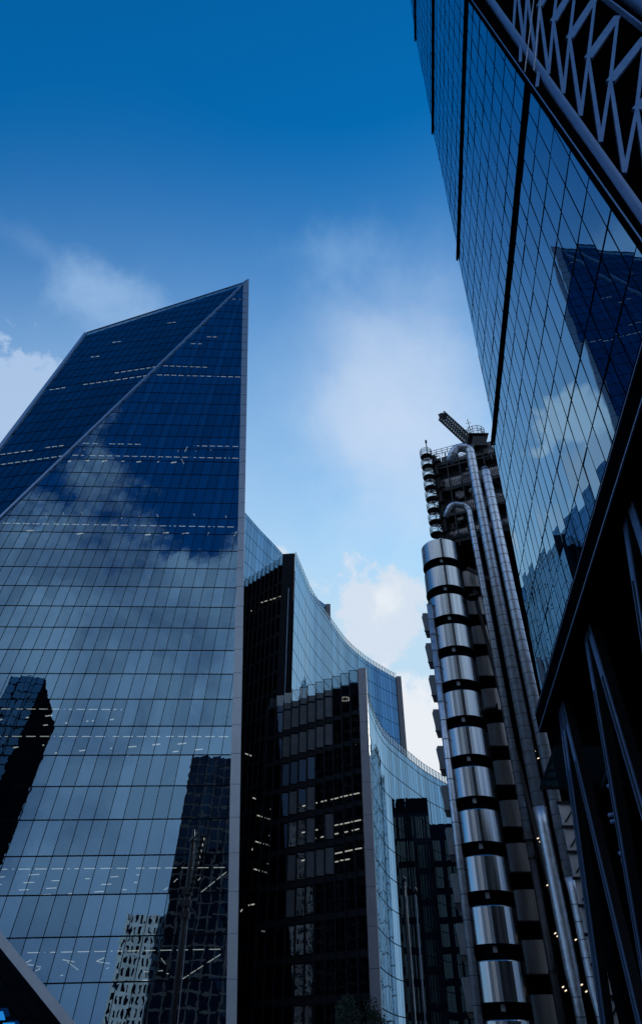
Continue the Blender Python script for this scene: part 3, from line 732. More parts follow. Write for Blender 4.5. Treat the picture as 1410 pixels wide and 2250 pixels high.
# warm steel panels in the recess behind the drums
wx = XY(1045, 1300, 84.5); pproto = None
for k in range(13):
    zc = 57.3 + 1.7 - 4.75 * k
    if zc < 0: break
    if pproto is None:
        t = MB(); cols = 10
        for i in range(cols):
            a0, a1 = math.radians(-35 + 75 * i / cols), math.radians(-35 + 75 * (i + 1) / cols)
            q0, q1 = Vector((2.6 * math.sin(a0), -2.6 * math.cos(a0) + 2.6, 0)), Vector((2.6 * math.sin(a1), -2.6 * math.cos(a1) + 2.6, 0))
            t.hexa([up_(q0, -1.5), up_(q1, -1.5), up_(q1, -1.5) + Vector((0, .2, 0)), up_(q0, -1.5) + Vector((0, .2, 0)), up_(q0, 1.5), up_(q1, 1.5), up_(q1, 1.5) + Vector((0, .2, 0)), up_(q0, 1.5) + Vector((0, .2, 0))])
        pproto = t.build("cladding_panel", MT['panel'], llo, org=Vector((0, 0, 0))); o = pproto
        t = MB(); t.box((-1.7, -0.15, -1.62), (1.75, 1.2, -1.5)); c = t.build("panel_sill", MT['frame'], None, org=Vector((0, 0, 0))); c.parent = pproto
    else:
        o = pproto.copy(); COL.objects.link(o); o.parent = llo
        c = pproto.children[0].copy(); COL.objects.link(c); c.parent = o
    o.location = Vector((wx.x + 0.1, wx.y, zc)) - ORG[llo]
# body behind everything, and a diagonal brace
hd = Vector((0.932, -0.363, 0)); nd = Vector((-0.363, -0.932, 0))
b0 = at(949, 1010, 84); b1 = at(1092, 970, 80.0); ztop = b0.z
t = MB(); p0 = Vector((ax.x - 1.2, 87.5, 0)); p1 = p0 + hd * 18
t.prism([p0, p1, p1 - nd * 14, p0 - nd * 14 + hd * 5], (0, 0, 66)); t.build("recess_wall", MT['black'], llo)
t = MB(); t.beam(Vector((wx.x - 0.6, 83.2, 56)), Vector((wx.x + 2.4, 83.2, 14)), 0.45, 0.4, (1, 0, 0)); t.beam(Vector((wx.x - 1.0, 83.4, 60)), Vector((wx.x + 3, 82.4, 56.5)), 0.5, 0.4, (0, 0, 1)); t.build("brace", MT['brown'], llo)
# top block: louvred decks with railings
bp0 = Vector((b0.x, b0.y, 0)); W = 13.0
ext = 9.0
t = MB(); t.prism([up_(bp0 - nd * 0.6, 64), up_(bp0 + hd * W - nd * 0.6, 64), up_(bp0 + hd * W - nd * ext, 64), up_(bp0 - nd * ext + hd * 3, 64)], (0, 0, ztop - 64 - 0.4)); t.build("plant_block", MT['brown'], llo)
lev = [ztop - 0.2, ztop - 4.6, ztop - 10.2, ztop - 15.4]
lv, rl, pn = MB(), MB(), MB()
for i, z in enumerate(lev):
    hh = 3.2 if i else 2.2
    for k in range(int(W / 0.26)):
        a = bp0 + hd * (0.3 + k * 0.26) + nd * 0.0
        lv.beam(up_(a, z - hh), up_(a, z - 0.5), 0.13, 0.10, hd, 0)
    lv.beam(up_(bp0, z - hh - 0.05) + nd * .25, up_(bp0 + hd * W, z - hh - 0.05) + nd * .25, 0.35, 1.3, (0, 0, 1), 1)
    for q in (0.25, 0.6, 0.95, 1.25): rl.tube([up_(bp0, z - hh + q) + nd * 0.9, up_(bp0 + hd * W, z - hh + q) + nd * 0.9], 0.045, 6)
    for k in range(10): rl.tube([up_(bp0 + hd * (k * W / 9), z - hh) + nd * 0.9, up_(bp0 + hd * (k * W / 9), z - hh + 1.3) + nd * 0.9], 0.05, 6)
lv.build("louvre_screen", [MT['louv'], MT['brown']], llo); rl.build("deck_railing", MT['frame'], llo)
t = MB()
for x0, z1, z0, wd in ((0.2, ztop - 0.3, ztop - 2.4, 1.2), (1.6, ztop - 0.3, ztop - 2.4, 1.3), (3.2, ztop - 0.4, ztop - 2.5, 0.8), (8.6, ztop + 0.5, ztop - 3.2, 1.5)):
    a = bp0 + hd * x0 + nd * 0.30; t.prism([up_(a, z0), up_(a + hd * wd, z0), up_(a + hd * wd - nd * .5, z0), up_(a - nd * .5, z0)], (0, 0, z1 - z0))
for z in (64.5,): 
    a = bp0 + hd * 0.5 + nd * 0.4; t.prism([up_(a, z), up_(a + hd * W, z), up_(a + hd * W - nd * 1, z), up_(a - nd * 1, z)], (0, 0, 1.6))
t.build("concrete_panel", MT['concrete'], llo)
t = MB()
for x0, z in ((9.7, ztop - 2.6), (5.6, ztop - 9.6), (12.1, ztop - 3.5)):
    a = up_(bp0 + hd * x0 + nd * 0.9, z); t.tube([a + Vector((0, 0, .35)), a + Vector((0, 0, .3)), a, a - Vector((0, 0, .35)), a - Vector((0, 0, .45))], [.05, .35, .5, .35, .05], 12); t.tube([a, a - Vector((0, 0, 1.6))], .08, 6)
t.build("flood_lamp", MT['concrete'], llo, smooth=True)
rl = MB(); zr = ztop
for q in (0.5, 1.0, 1.5): rl.tube([up_(bp0 + nd * 0.5 - hd * .3, zr + q), up_(bp0 + hd * 6.6 + nd * 0.5, zr + q)], 0.05, 6)
for k in range(8): rl.tube([up_(bp0 + nd * 0.5 + hd * (k * 6.6 / 7), zr - 0.2), up_(bp0 + nd * 0.5 + hd * (k * 6.6 / 7), zr + 1.55)], 0.05, 6)
a = up_(bp0 + hd * 8.0 + nd * 0.3, zr + 1.9)
for q in (0.0, 0.7, 1.3, 1.9):
    ring_ = [a + Vector((1.5 * math.cos(x), 1.2 * math.sin(x), q)) for x in [2 * math.pi * j / 12 for j in range(13)]]
    rl.tube(ring_, 0.05, 6)
for j in range(12): rl.tube([a + Vector((1.5 * math.cos(2 * math.pi * j / 12), 1.2 * math.sin(2 * math.pi * j / 12), 0)), a + Vector((1.5 * math.cos(2 * math.pi * j / 12), 1.2 * math.sin(2 * math.pi * j / 12), 1.95))], 0.05, 6)
rl.build("roof_railing", MT['frame'], llo)
t = MB(); t.beam(a - Vector((1.6, 0, .1)), a + Vector((1.7, 0, -.1)), 0.2, 2.6, (0, 0, 1)); t.box(a + Vector((-1.0, -1, -2.6)), a + Vector((1.2, 1, -.2))); t.build("roof_platform", MT['brown'], llo)
fr, cb_ = MB(), MB()
for k in range(7):
    a = bp0 + hd * (0.4 + k * W / 6.5) + nd * 0.75; fr.beam(up_(a, 63.5), up_(a, ztop + (1.2 if k in (2, 5) else .1)), .2, .2, hd)
for z in (ztop - 3.2, ztop - 8.2, ztop - 13.4, 65.2): fr.beam(up_(bp0 + nd * .75, z), up_(bp0 + hd * W + nd * .75, z), .28, .3, (0, 0, 1))
for k in range(6):
    x0 = R.uniform(.3, W - 3); z = R.choice((ztop - 3, ztop - 8, ztop - 13)); fr.tube([up_(bp0 + hd * x0 + nd * .8, z), up_(bp0 + hd * (x0 + R.uniform(1, 2.4)) + nd * .8, z - R.uniform(2.5, 4.6))], .07, 6)
for k in range(26):
    x0 = R.uniform(.2, W - 2); z = R.uniform(64.5, ztop - 1.2); q = up_(bp0 + hd * x0 + nd * R.uniform(.2, .6), z); w_, h_ = R.uniform(.3, 1.1), R.uniform(.3, 1.3)
    cb_.prism([q, q + hd * w_, q + hd * w_ - nd * .4, q - nd * .4], (0, 0, h_), R.randrange(2))
fr.build("steel_frame", MT['frame'], llo); cb_.build("plant_box", [MT['brown'], MT['concrete']], llo)
# round glazed stair landings down the left edge of the top block
sproto = None
for k in range(8):
    x = 931 + k * 2.75; p = at(931 + k * 3.0, 1012 + (1003 - 1003) , 82.6)
    zc = ztop + 0.1 - 2.36 * k
    if sproto is None:
        t = MB(); rr_ = 0.98
        cp = [Vector((rr_ * math.cos(a), rr_ * math.sin(a), 0)) for a in [2 * math.pi * j / 20 for j in range(20)]]
        t.prism([q + Vector((0, 0, -0.95)) for q in cp], (0, 0, 0.12))
        for z in (-0.3, 0.1, 0.5): t.tube([q + Vector((0, 0, z)) for q in cp + cp[:1]], 0.035, 5)
        for q in cp[::3]: t.tube([q + Vector((0, 0, -0.8)), q + Vector((0, 0, 0.52))], 0.04, 5)
        sproto = t.build("stair_landing", MT['frame'], llo, org=Vector((0, 0, 0))); o = sproto
        t = MB()
        for q0, q1 in zip(cp, cp[1:] + cp[:1]): t.face([q0 * .97 + Vector((0, 0, -.75)), q1 * .97 + Vector((0, 0, -.75)), q1 * .97 + Vector((0, 0, .45)), q0 * .97 + Vector((0, 0, .45))])
        c = t.build("balustrade_glass", MT['clear'], None, org=Vector((0, 0, 0))); c.parent = sproto
    else:
        o = sproto.copy(); COL.objects.link(o); o.parent = llo
        c = sproto.children[0].copy(); COL.objects.link(c); c.parent = o
    o.location = Vector((bp0.x - 1.25, 82.6, zc)) - ORG[llo]
t = MB(); sx, sy = bp0.x + 0.15, 83.0
t.tube([(sx, sy, 58), (sx, sy, ztop - 0.3)], 0.42, 10)
for k in range(90):
    a = k * 0.5; z = 61 + k * (ztop - 62) / 90
    t.beam((sx, sy, z), (sx + 1.0 * math.cos(a), sy + 1.0 * math.sin(a), z), 0.35, 0.08, (-math.sin(a), math.cos(a), 0))
hel = [(sx + 1.02 * math.cos(k * .25), sy + 1.02 * math.sin(k * .25), 62 + k * (ztop - 62) / 180) for k in range(180)]
t.tube(hel, 0.05, 5); t.tube([(x, y, z + 0.6) for x, y, z in hel], 0.04, 5)
t.tube([(bp0.x - 1.0, 82.4, ztop - 0.5), (bp0.x - 1.0, 82.4, ztop + 2.6)], 0.09, 6); t.box((bp0.x - 1.15, 82.25, ztop + 2.5), (bp0.x - .85, 82.55, ztop + 3.0))
t.build("spiral_stair", MT['frame'], llo)
# windowed strip to the right of the ducts
t = MB(); q0 = XY(1118, 1300, 84.0); 
for i in range(4):
    for j in range(26):
        a = Vector((q0.x - .4 + i * 1.0, 84.0 - i * .3, 62 - j * 2.4)); 
        t.prism([a, a + Vector((.8, -.25, 0)), a + Vector((.8, -.2, 0)), a + Vector((0, .05, 0))], (0, 0, 1.7))
t.build("stair_window", MT['panel'], llo)
# pale lattice panels between the columns at street level
t = MB()
for px, Y, z0, z1, wd in ((1253, 66, 0.5, 20.5, 1.6), (1372, 66, 0.3, 8.0, 2.0)):
    q = XY(px, 1800 if px < 1300 else 2180, Y); z = z0
    while z < z1:
        t.box((q.x - wd / 2, q.y, z), (q.x + wd / 2, q.y + .2, z + 1.9), 0)
        t.beam((q.x - wd / 2 + .25, q.y - .04, z + .3), (q.x + wd / 2 - .25, q.y - .04, z + 1.6), .12, .08, (1, 0, 0), 1)
        t.beam((q.x - wd / 2 - .2, q.y - .05, z + 1.98), (q.x + wd / 2 + .2, q.y - .05, z + 1.98), .22, .2, (0, 0, 1), 1)
        z += 2.1
t.build("lattice_panel", [MT['palep'], MT['frame']], llo)
seg = []
for x, y in ((1180, 1667), (1172, 1652), (1184, 1850), (1179, 1843), (1205, 1953), (1200, 1946), (1222, 2058), (1217, 2052), (1247, 2048), (1262, 2066), (1240, 2178), (1234, 2170), (1285, 2180), (1275, 2165), (1143, 1530), (1128, 1442), (1114, 1376), (1250, 1945)):
    p = at(x, y, 80.5); seg.append((p, p + Vector((.2, 0, .1)), .11))
add_lights(llo, seg, (0, 0, 1), MT['lightc'], name="wall_lamp")

# roof crane (a thing of its own)
cb = at(1033, 972, 83.0); ct = at(969, 913, 84.0)
crn = thing("roof_crane", tuple(cb), "black lattice crane boom jutting from the roof of the steel building", "crane")
t = MB(); dv = (ct - cb); sd_ = Vector((1, -0.15, 0.62)).normalized() * 0.62; dn = dv.cross(sd_).normalized() * 0.62
ch = [sd_ + dn, sd_ - dn, -sd_ - dn, -sd_ + dn]
for c in ch: t.tube([cb + c, ct + c], 0.13, 6)
nb = 14
for k in range(nb):
    f0, f1 = k / nb, (k + 1) / nb
    for i in range(4):
        c, d_ = ch[i], ch[(i + 1) % 4]
        t.tube([cb + dv * f0 + c, cb + dv * f1 + d_], 0.06, 5); t.tube([cb + dv * f1 + c, cb + dv * f0 + d_], 0.05, 5); t.tube([cb + dv * f0 + c, cb + dv * f0 + d_], 0.06, 5)
t.build("boom", MT['frame'], crn)
t = MB(); t.box(cb + Vector((-0.9, -.8, -1.2)), cb + Vector((.9, .8, .4))); t.build("slewing_base", MT['frame'], crn)
t = MB(); t.box(ct + Vector((-.3, -.4, -.5)), ct + Vector((.9, .4, .25))); t.build("boom_tip", MT['frame'], crn)
for i, (x0, y0, x1, y1, lab) in enumerate(((1038, 965, 1026, 921, "tall thin antenna rod on the steel building's roof beside the crane"), (1057, 956, 1055, 942, "short hooked antenna at the right end of the roof platform"), (1021, 953, 1019, 943, "small yagi antenna between the crane boom and the tall rod"))):
    a, b = at(x0, y0, 83.5), at(x1, y1, 83.5)
    an = thing("antenna", tuple(a), lab, "antenna", "roof antennas"); t = MB(); t.tube([a, b], 0.06, 6)
    for f in ((.45, .6, .8) if i != 1 else (.9,)): 
        c = a.lerp(b, f); t.tube([c - Vector((.5, 0, .1)), c + Vector((.5, 0, .1))], 0.04, 5)
    t.build("rod", MT['frame'], an)

# ================================================================ near glass tower on braced legs (right)
lea = thing("braced_tower", (13, 30, 0), "huge blue glass tower on slanting legs with zigzag steel bracing, nearest on the right", "skyscraper")
lh = Vector((240, 1949, 0)).normalized(); lu = Vector((0, 0, 1)); V0 = at(1203, 1600, 40)
ln_ = lh.cross(lu).normalized()
if ln_.x > 0: ln_ = -ln_                                 # outwards, to the left
def l_ab(x, y):
    p = hit(x, y, V0, ln_) - V0; return (p.dot(lh), p.z)
def near_a(b): return -29.23 + 0.0717 * b
BB = [1.45, 21.8, 43.8, 66.6, 88.4, 110]
far = [((1201, 1588), (1087, 990)), ((1083, 940), (1006.5, 568)), ((1004, 545), (951.5, 292)), ((949, 272), (914, 92)), ((911, 72), (893, -60))]
gb, mb, lb = MB(), MB(), MB()
As = [-27.85 + 1.165 * k for k in range(-2, 40)]
for i, (f0, f1) in enumerate(far):
    a0, z0_ = l_ab(*f0); a1, z1_ = l_ab(*f1)
    k = (a1 - a0) / (z1_ - z0_); A0 = a0 + k * (BB[i] - z0_); A1 = a0 + k * (BB[i + 1] - z0_)
    poly = [(near_a(BB[i]), BB[i]), (A0, BB[i]), (A1, BB[i + 1]), (near_a(BB[i + 1]), BB[i + 1])]
    Bs_ = [BB[i] + (BB[i + 1] - BB[i]) * q / 7 for q in range(8)]
    curtain(gb, mb, V0, lh, lu, ln_, poly, As, Bs_, 0.0042, 0.018, 0.028, 0.006, dp=0.02)
    lb = MB(); lb.beam(V0 + lh * near_a(BB[i + 1]) + lu * BB[i + 1] + ln_ * 0.07, V0 + lh * (A1 + 0.4) + lu * BB[i + 1] + ln_ * 0.07, 0.34, 0.16, lu); lb.build('level_band', MT['black'], lea)
    t = MB(); q = [V0 + lh * (A0 - .3) + lu * BB[i] - ln_ * .3, V0 + lh * (A1 - .3) + lu * BB[i + 1] - ln_ * .3]
    t.face([q[0], q[1], q[1] - ln_ * 20, q[0] - ln_ * 20]); t.build("rear_wall", MT['body'], lea)
gb.build("glass_facade", MT['side'], lea); mb.build("mullion_grid", MT['mull'], lea)
# fascia along the lower edge with two bright rails
t = MB(); e0, e1 = V0 + lh * -30.5 + lu * 0.75, V0 + lh * 0.9 + lu * 0.75
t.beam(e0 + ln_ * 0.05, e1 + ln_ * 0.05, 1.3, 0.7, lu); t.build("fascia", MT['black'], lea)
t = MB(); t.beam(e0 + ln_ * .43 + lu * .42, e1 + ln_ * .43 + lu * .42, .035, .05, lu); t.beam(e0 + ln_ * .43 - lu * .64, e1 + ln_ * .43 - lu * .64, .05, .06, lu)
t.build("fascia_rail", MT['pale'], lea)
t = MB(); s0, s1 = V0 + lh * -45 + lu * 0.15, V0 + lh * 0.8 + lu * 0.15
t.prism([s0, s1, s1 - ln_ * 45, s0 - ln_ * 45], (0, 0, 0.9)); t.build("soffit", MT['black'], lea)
t = MB(); t.box((16.4, 45.5, 0), (70, 47, 34)); t.build("dark_backdrop", MT['black'], lea)  # black sheet added to keep the void under the tower dark
t = MB(); q0, q1 = V0 - ln_ * 16 + lh * -45, V0 - ln_ * 16 + lh * 6
t.prism([up_(q0, 0), up_(q1, 0), up_(q1 - ln_ * 1, 0), up_(q0 - ln_ * 1, 0)], (0, 0, 18.2)); t.build("lobby_wall", MT['black'], lea)
# near edge: black edge frame, tube and the braced end face
NE = [V0 + lh * near_a(b) + lu * b for b in (-6, 115)]
ed = (NE[1] - NE[0]).normalized(); qn = ed.cross(ln_).normalized()
if qn.dot(EYE - NE[0]) < 0: qn = -qn                      # towards the viewer
def q_px(x, y): return hit(x, y, NE[0], qn)
t = MB(); t.beam(NE[0] - ln_ * 0.12 + qn * .1, NE[1] - ln_ * .12 + qn * .1, 0.42, 0.34, ln_); t.build("edge_frame", MT['black'], lea)
t = MB(); t.beam(NE[0] + ln_ * .10 + qn * .3, NE[1] + ln_ * .10 + qn * .3, 0.03, 0.04, ln_); t.build("edge_rail", MT['pale'], lea)
tp0, tp1 = q_px(1132, 91), q_px(1405, 490); td = tp0 - tp1
t = MB(); pth = [tp1 - td * 0.6 + qn * .2, tp1 + qn * .2, tp0 + qn * .2, tp0 + td * 2.2 + qn * .2]
t.tube(pth, 0.23, 24); t.build("edge_tube", MT['pale'], lea, smooth=True)
def fitline(pts):
    P = [q_px(*p) for p in pts]; n = len(P); km = (n - 1) / 2; pm = sum(P, Vector()) / n
    sxx = sum((k - km) ** 2 for k in range(n)); B_ = sum(((P[k] - pm) * (k - km) for k in range(n)), Vector()) / sxx
    return lambda k: pm + B_ * (k - km)
Mk = fitline([(1214, 54), (1249, 91.5), (1290, 137), (1339, 188), (1395, 250)])
Tk = fitline([(1202.5, 172), (1236.6, 217), (1274, 266), (1317, 322), (1368.5, 392.5)])
Uk = fitline([(1303.6, 6), (1359, 36), (1412, 95)])
def member(a, b, wd, dp, side, name="brace_member"):
    t = MB(); t.beam(a, b, wd, dp, side); return t.build(name, MT['pale'], lea)
for k in range(-3, 8):
    side = ed.cross(qn)
    m_ = Mk(k) + qn * .12
    u1, u2_ = Uk(k - 1) + qn * .12, Uk(k - 2) + qn * .12
    t1, t2_ = Tk(k) + qn * .12, Tk(k + 1) + qn * .12
    def bar(a, b, wd, off):
        t = MB(); d_ = (b - a).normalized(); s_ = d_.cross(qn); t.beam(a + qn * off, b + qn * off, wd, 0.16, s_); t.build("brace_member", MT['pale'], lea)
    bar(m_, u1, 0.42, 0.0); bar(m_, u2_, 0.17, 0.004); bar(m_, t1, 0.15, 0.008); bar(m_, t2_, 0.17, 0.012)
# dark wall behind the bracing, upper chord and round duct at the corner
t = MB(); a_, b_ = NE[0] - qn * 1.2 - ln_ * .2, NE[1] - qn * 1.2 - ln_ * .2
t.prism([a_, b_, b_ - ln_ * 26, a_ - ln_ * 26], -qn * 1.0); t.build("core_wall", MT['black'], lea)
uc0, uc1 = Uk(-3), Uk(8)
t = MB(); t.beam(uc0 + qn * .3 - ln_ * .25, uc1 + qn * .3 - ln_ * .25, .12, .3, ln_); t.build("upper_chord", MT['pale'], lea)
cp0, cp1 = q_px(1345, -25), q_px(1425, 40); cdv = cp1 - cp0
t = MB(); t.tube([cp0 - cdv * 3 + qn * .5, cp1 + cdv * 3 + qn * .5], 0.62, 24); t.build("edge_tube", MT['pale'], lea, smooth=True)
for (x0, y0, x1, y1) in ((1142, 114, 1141, 152), (1182, 168, 1177, 208)):
    a, b = q_px(x0, y0), q_px(x1, y1); t = MB(); t.beam(a + qn * .3, b + qn * .3, 0.16, .1, ln_); t.build("link_plate", MT['pale'], lea)
t = MB(); a, b = q_px(1160, 180), q_px(1181, -10)
for o_ in (-.22, .22): t.beam(a - ln_ * o_ + qn * .45, b - ln_ * o_ + qn * .45 + (b - a) * .5, .05, .06, ln_)
t.build("level_rail", MT['louv'], lea)
# slanting legs under the lower edge
def leg(x0, y0, x1, y1, wd, off=0.6):
    p0 = hit(x0, y0, V0 - ln_ * off, ln_); p1 = hit(x1, y1, V0 - ln_ * off, ln_)
    d_ = p1 - p0
    if p1.z > 0.1: p1 = p0 + d_ * (p0.z / (p0.z - p1.z))
    t = MB(); t.beam(p0, p1, wd, 0.42, lh, 0); t.beam(p0 + ln_ * .23 - lh * wd * .42, p1 + ln_ * .23 - lh * wd * .42, wd * .24, 0.06, lh, 1); t.beam(p0 + ln_ * .23 + lh * wd * .42, p1 + ln_ * .23 + lh * wd * .42, wd * .10, 0.06, lh, 1)  # pale strips paint the sky's highlight onto both leg edges
    t.build("slanting_leg", [MT['frame'], MT['pale']], lea)
    a, b = p0.lerp(p1, .07), p0.lerp(p1, .18); t = MB(); t.beam(a + ln_ * .235, b + ln_ * .235, wd * .8, .05, lh); t.build("leg_panel", MT['pale'], lea)
for q in ((1236, 1560, 1323, 2200, .34), (1240, 1548, 1337, 2250, .5), (1243, 1545, 1410, 2233, .62), (1287, 1345, 1410, 2060, .5), (1292, 1342, 1410, 1737, .6), (1370, 1050, 1450, 1560, .5), (1376, 1045, 1450, 1270, .6)):
    leg(*q)
for i, (x0, y0, x1, y1) in enumerate(((1333, 1728, 1368, 1720), (1336, 1792, 1366, 1786), (1341, 1806, 1370, 1800), (1359, 1876, 1384, 1870), (1365, 1892, 1390, 1886), (1387, 1965, 1408, 1962))):
    a, b = at(x0, y0, 33), at(x1, y1, 33); t = MB(); t.tube([a, b], .09, 10); t.build("tie_bar", MT['pale'], lea, smooth=True)
# ribbed glass canopy hung below the far corner
t = MB(); c_ = [at(1217, 1640, 44), at(1343, 1643, 44), at(1320, 1728, 40), at(1186, 1728, 40)]
t.prism(c_, (0, 0, .06)); o = t.build("canopy_glass", MT['canopy'], lea); t = MB()
for k in range(6):
    f = k / 5.0; a, b = c_[0].lerp(c_[3], f), c_[1].lerp(c_[2], f); t.beam(a - Vector((0, 0, .08)), b - Vector((0, 0, .08)), .12, .16, (0, 1, 0))
for f in (0, .45, 1.0): t.beam(c_[0].lerp(c_[1], f) - Vector((0, 0, .12)), c_[3].lerp(c_[2], f) - Vector((0, 0, .12)), .12, .2, (1, 0, 0))
t.build("canopy_rib", MT['frame'], o)

# ================================================================ street things
p0 = at(400, 2060, 40); base = Vector((p0.x, p0.y, 0)); ztp = at(424, 1850, 40).z; zs_ = at(426, 1820, 40).z
mst = thing("lamp_mast", tuple(base), "dark slim mast with a square arm and a string of small lamps", "mast")
t = MB(); t.tube([base, up_(base, ztp * .65), up_(base, ztp), up_(base, zs_ - .1), up_(base, zs_)], [.16, .13, .10, .06, .01], 14); t.build("pole", MT['brown'], mst, smooth=True)
t = MB(); t.tube([base + Vector((.30, -.05, 0)), up_(base + Vector((.16, -.05, 0)), zs_ - .2)], .022, 6); t.build("cable", MT['fin'], mst)
t = MB(); f0 = up_(base, ztp); fa = [f0 + Vector((-.12, -.1, .03)), f0 + Vector((.42, -1.25, .03)), f0 + Vector((.85, -1.2, .03)), f0 + Vector((.3, -.05, .03))]
for a, b in zip(fa, fa[1:] + fa[:1]): t.beam(a, b, .08, .1, (0, 0, 1))
t.build("arm_frame", MT['brown'], mst)
ep = (fa[1] + fa[2]) / 2 + Vector((0, .2, -.2)); lp = up_(base + Vector((.22, -.2, 0)), ztp * .80)
t = MB(); t.tube([ep, lp], .03, 6); t.build("stay", MT['frame'], mst)
for k in range(9):
    c = ep.lerp(lp, k / 8.0); t = MB(); rr_ = .16 - .004 * k
    t.tube([c + Vector((0, 0, .2)), c + Vector((0, 0, .17)), c, c - Vector((0, 0, .13)), c - Vector((0, 0, .16))], [.03, rr_ * .7, rr_, rr_ * .8, .02], 12); t.build("lamp_head", MT['brown'], mst, smooth=True)
t = MB()
for z in (ztp * .79, ztp * .745, ztp * .70): t.box(up_(base, z) + Vector((-.22, -.25, -.14)), up_(base, z) + Vector((.26, .2, .14)))
t.beam(up_(base, ztp * .735) + Vector((.2, -.1, 0)), up_(base, ztp * .72) + Vector((.55, -.2, -.15)), .06, .06, (0, 0, 1)); t.build("clamp_box", MT['frame'], mst)
for x, y, Y, lab in ((886, 1937, 58, "dark flagpole with a ball top in front of the curved glass, the taller of two"), (912, 1962, 60, "thin bright flagpole just right of the ball-topped pole, by the steel drums")):
    tp = at(x, y, Y); bs = Vector((tp.x, tp.y, 0)); fp = thing("flagpole", tuple(bs), lab, "flagpole", "flagpoles before the curved office")
    t = MB(); t.tube([bs, up_(bs, tp.z)], [.12, .08] if x < 900 else [.06, .04], 14); t.build("pole", MT['fin'] if x > 900 else MT['frame'], fp, smooth=True)
    t = MB(); c = up_(bs, tp.z); t.tube([c - Vector((0, 0, .05)), c, c + Vector((0, 0, .16)), c + Vector((0, 0, .3)), c + Vector((0, 0, .36))], [.06, .15, .19, .14, .02], 12); t.build("finial", MT['frame'], fp, smooth=True)
    if x < 900:
        t = MB(); t.tube([bs + Vector((.19, -.06, 0)), up_(bs + Vector((.12, -.05, 0)), tp.z)], .03, 6); t.build("pole_highlight", MT['steel'], fp)  # bright rod shaped as the white highlight along the pole
def tree(px, pyt, Y, r, lab, nl):
    tp = at(px, pyt, Y); bs = Vector((tp.x, tp.y, 0)); tr = thing("street_tree", tuple(bs), lab, "tree", "street trees")
    t = MB(); h = tp.z; t.tube([bs, up_(bs, h * .35), up_(bs + Vector((.1, .1, 0)), h * .7)], [.22, .16, .08], 10)
    for k in range(7):
        a = k * .9; q = up_(bs, h * (.35 + .06 * k)); t.tube([q, q + Vector((r * .7 * math.cos(a), r * .7 * math.sin(a), h * .22))], [.07, .02], 6)
    t.build("trunk", MT['bark'], tr); t = MB(); cl = []
    for k in range(26):
        a, b = R.uniform(0, 6.28), R.uniform(-1, 1); q = Vector((math.cos(a) * r * .75 * math.sqrt(1 - b * b), math.sin(a) * r * .75 * math.sqrt(1 - b * b), h * .68 + b * h * .26)) * 1.0
        cl.append((bs + q, R.uniform(.35, .7) * r * .55))
    for k in range(nl):
        c, rr_ = R.choice(cl); d_ = Vector((R.gauss(0, 1), R.gauss(0, 1), R.gauss(0, 1))).normalized() * rr_ * R.random() ** .4
        q = c + d_; a = Vector((R.gauss(0, 1), R.gauss(0, 1), R.gauss(0, .6))).normalized(); b = a.cross(Vector((R.gauss(0, 1), R.gauss(0, 1), R.gauss(0, 1)))).normalized(); s = R.uniform(.06, .12)
        t.face([q - a * s, q + b * s * .6, q + a * s, q - b * s * .6])
    t.build("crown", MT['leaf'], tr)
tree(785, 2182, 62, 2.1, "small dark leafy tree at street level before the front curved block", 5200)

# ================================================================ buildings behind the viewer, seen mirrored in the glass
def refl(x, y, Yback):
    p = s_px(x, y); d_ = (p - EYE).normalized(); r_ = d_ - sn * (2 * d_.dot(sn)); return p + r_ * ((Yback - p.y) / r_.y)
def block(name, lab, pxs, Yb, depth, pw_, ph_, mg, mf, top, sp=0.6):
    """office block: pxs = (left, right) columns where its mirror image shows"""
    a, b = refl(*pxs[0], Yb), refl(*pxs[1], Yb); x0, x1 = sorted((a.x, b.x)); zt_ = refl(*top, Yb).z
    th = thing(name, ((x0 + x1) / 2, Yb - depth / 2, 0), lab, "office building")
    t = MB(); t.box((x0, Yb - depth, 0), (x1, Yb - .3, zt_)); t.build("wall", MT[mf], th)
    gb = MB(); f = MB(); nx_ = max(1, round((x1 - x0) / pw_)); nz_ = max(1, round(zt_ / ph_))
    for i in range(nx_):
        for j in range(nz_):
            xa, xb = x0 + (x1 - x0) * i / nx_, x0 + (x1 - x0) * (i + 1) / nx_; za_, zb_ = zt_ * j / nz_, zt_ * (j + 1) / nz_
            tx = R.gauss(0, .01)
            gb.face([(xb - sp / 2, Yb - .2 + tx, za_ + sp), (xa + sp / 2, Yb - .2 - tx, za_ + sp), (xa + sp / 2, Yb - .2 + tx, zb_ - .15), (xb - sp / 2, Yb - .2 - tx, zb_ - .15)])
    for i in range(nx_ + 1): f.box((x0 + (x1 - x0) * i / nx_ - .12, Yb - .3, 0), (x0 + (x1 - x0) * i / nx_ + .12, Yb - .02, zt_))
    gb.build("window_glass", MT[mg], th); f.build("window_frame", MT[mf], th)
    return th
block("dark_office", "dark gridded office block mirrored at the lower right of the glass tower's face", ((424, 1660), (590, 1660)), -34, 30, 3.0, 4.0, 'darko', 'brown', (470, 1662), .5)
block("dark_office", "black office block mirrored at the left edge of the glass tower's face", ((-30, 1600), (52, 1600)), -30, 30, 3.0, 4.0, 'side', 'black', (30, 1484), .4)
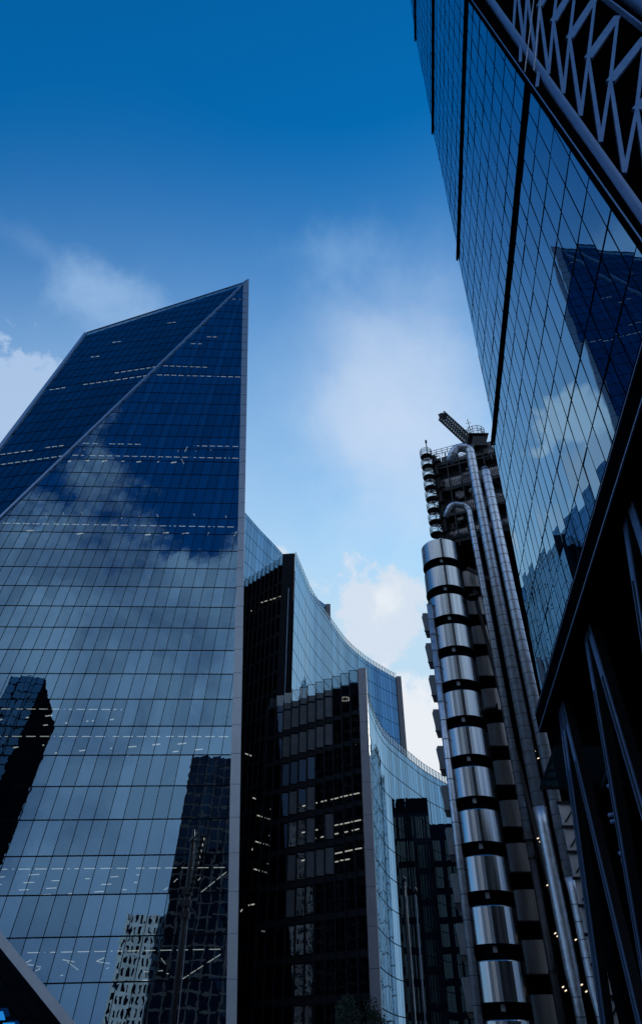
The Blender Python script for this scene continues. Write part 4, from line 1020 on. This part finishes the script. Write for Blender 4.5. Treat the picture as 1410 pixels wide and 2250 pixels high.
block("stone_office", "pale stone office block mirrored as wavy stripes in the tower's lowest panes", ((268, 2060), (352, 2060)), -46, 20, 1.5, 3.0, 'darko', 'limestone', (330, 2010), .8)

# added unseen blocks standing in for the steel building's reflection in the front tier
def c1_refl(px, dist):
    best = None
    for p, q in zip(c1, c1[1:]):
        m_ = (p + q) / 2; d_ = up_(m_, 18) - EYE; zc = d_.y * C_ + d_.z * S_; x_ = 705 + FPX * d_.x / zc
        if best is None or abs(x_ - px) < best[0]: best = (abs(x_ - px), p, q)
    p, q = best[1], best[2]; t_ = (q - p).normalized(); n = Vector((t_.y, -t_.x, 0)); m_ = (p + q) / 2
    v_ = Vector((m_.x, m_.y, 0)).normalized(); r_ = v_ - n * (2 * v_.dot(n)); return m_ + r_ * dist, r_
def side_block(name, lab, px, dist, wd, hgt, dep, mf, mw, step, rows):
    c, r_ = c1_refl(px, dist); s_ = Vector((r_.y, -r_.x, 0)); th = thing(name, tuple(c), lab, "office building")
    t = MB(); a, b = c - s_ * wd / 2, c + s_ * wd / 2
    t.prism([a, b, b + r_ * dep, a + r_ * dep], (0, 0, hgt)); t.build("wall", MT[mf], th)
    t = MB(); n_ = max(1, int(wd / step)); m_ = max(1, int(hgt / rows))
    for i in range(n_):
        for j in range(m_):
            x0 = a + s_ * (wd * (i + .14) / n_) - r_ * .12; x1 = a + s_ * (wd * (i + .86) / n_) - r_ * .12; z0 = hgt * (j + .12) / m_; z1 = hgt * (j + .88) / m_
            t.face([up_(x0, z0), up_(x1, z0), up_(x1, z1), up_(x0, z1)])
    t.build("window", MT[mw], th)

side_block("reflection_block", "added narrow tan panelled block mirrored at the dark group's left in the front curve", 912, 52, 4, 50, 12, 'body', 'tan', 2.0, 6.0)
side_block("reflection_block", "added taller tan panelled block mirrored in the front curve's dark group", 936, 50, 5, 57, 14, 'brown', 'tan', 2.4, 7.0)
side_block("reflection_block", "added tallest black block mirrored beside the tan panels in the front curve", 960, 48, 5, 62, 14, 'body', 'darko', 2.4, 3.6)
side_block("reflection_block", "added wide black block mirrored beside the steel building in the front curve", 1000, 42, 18, 55, 16, 'body', 'darko', 2.4, 3.6)
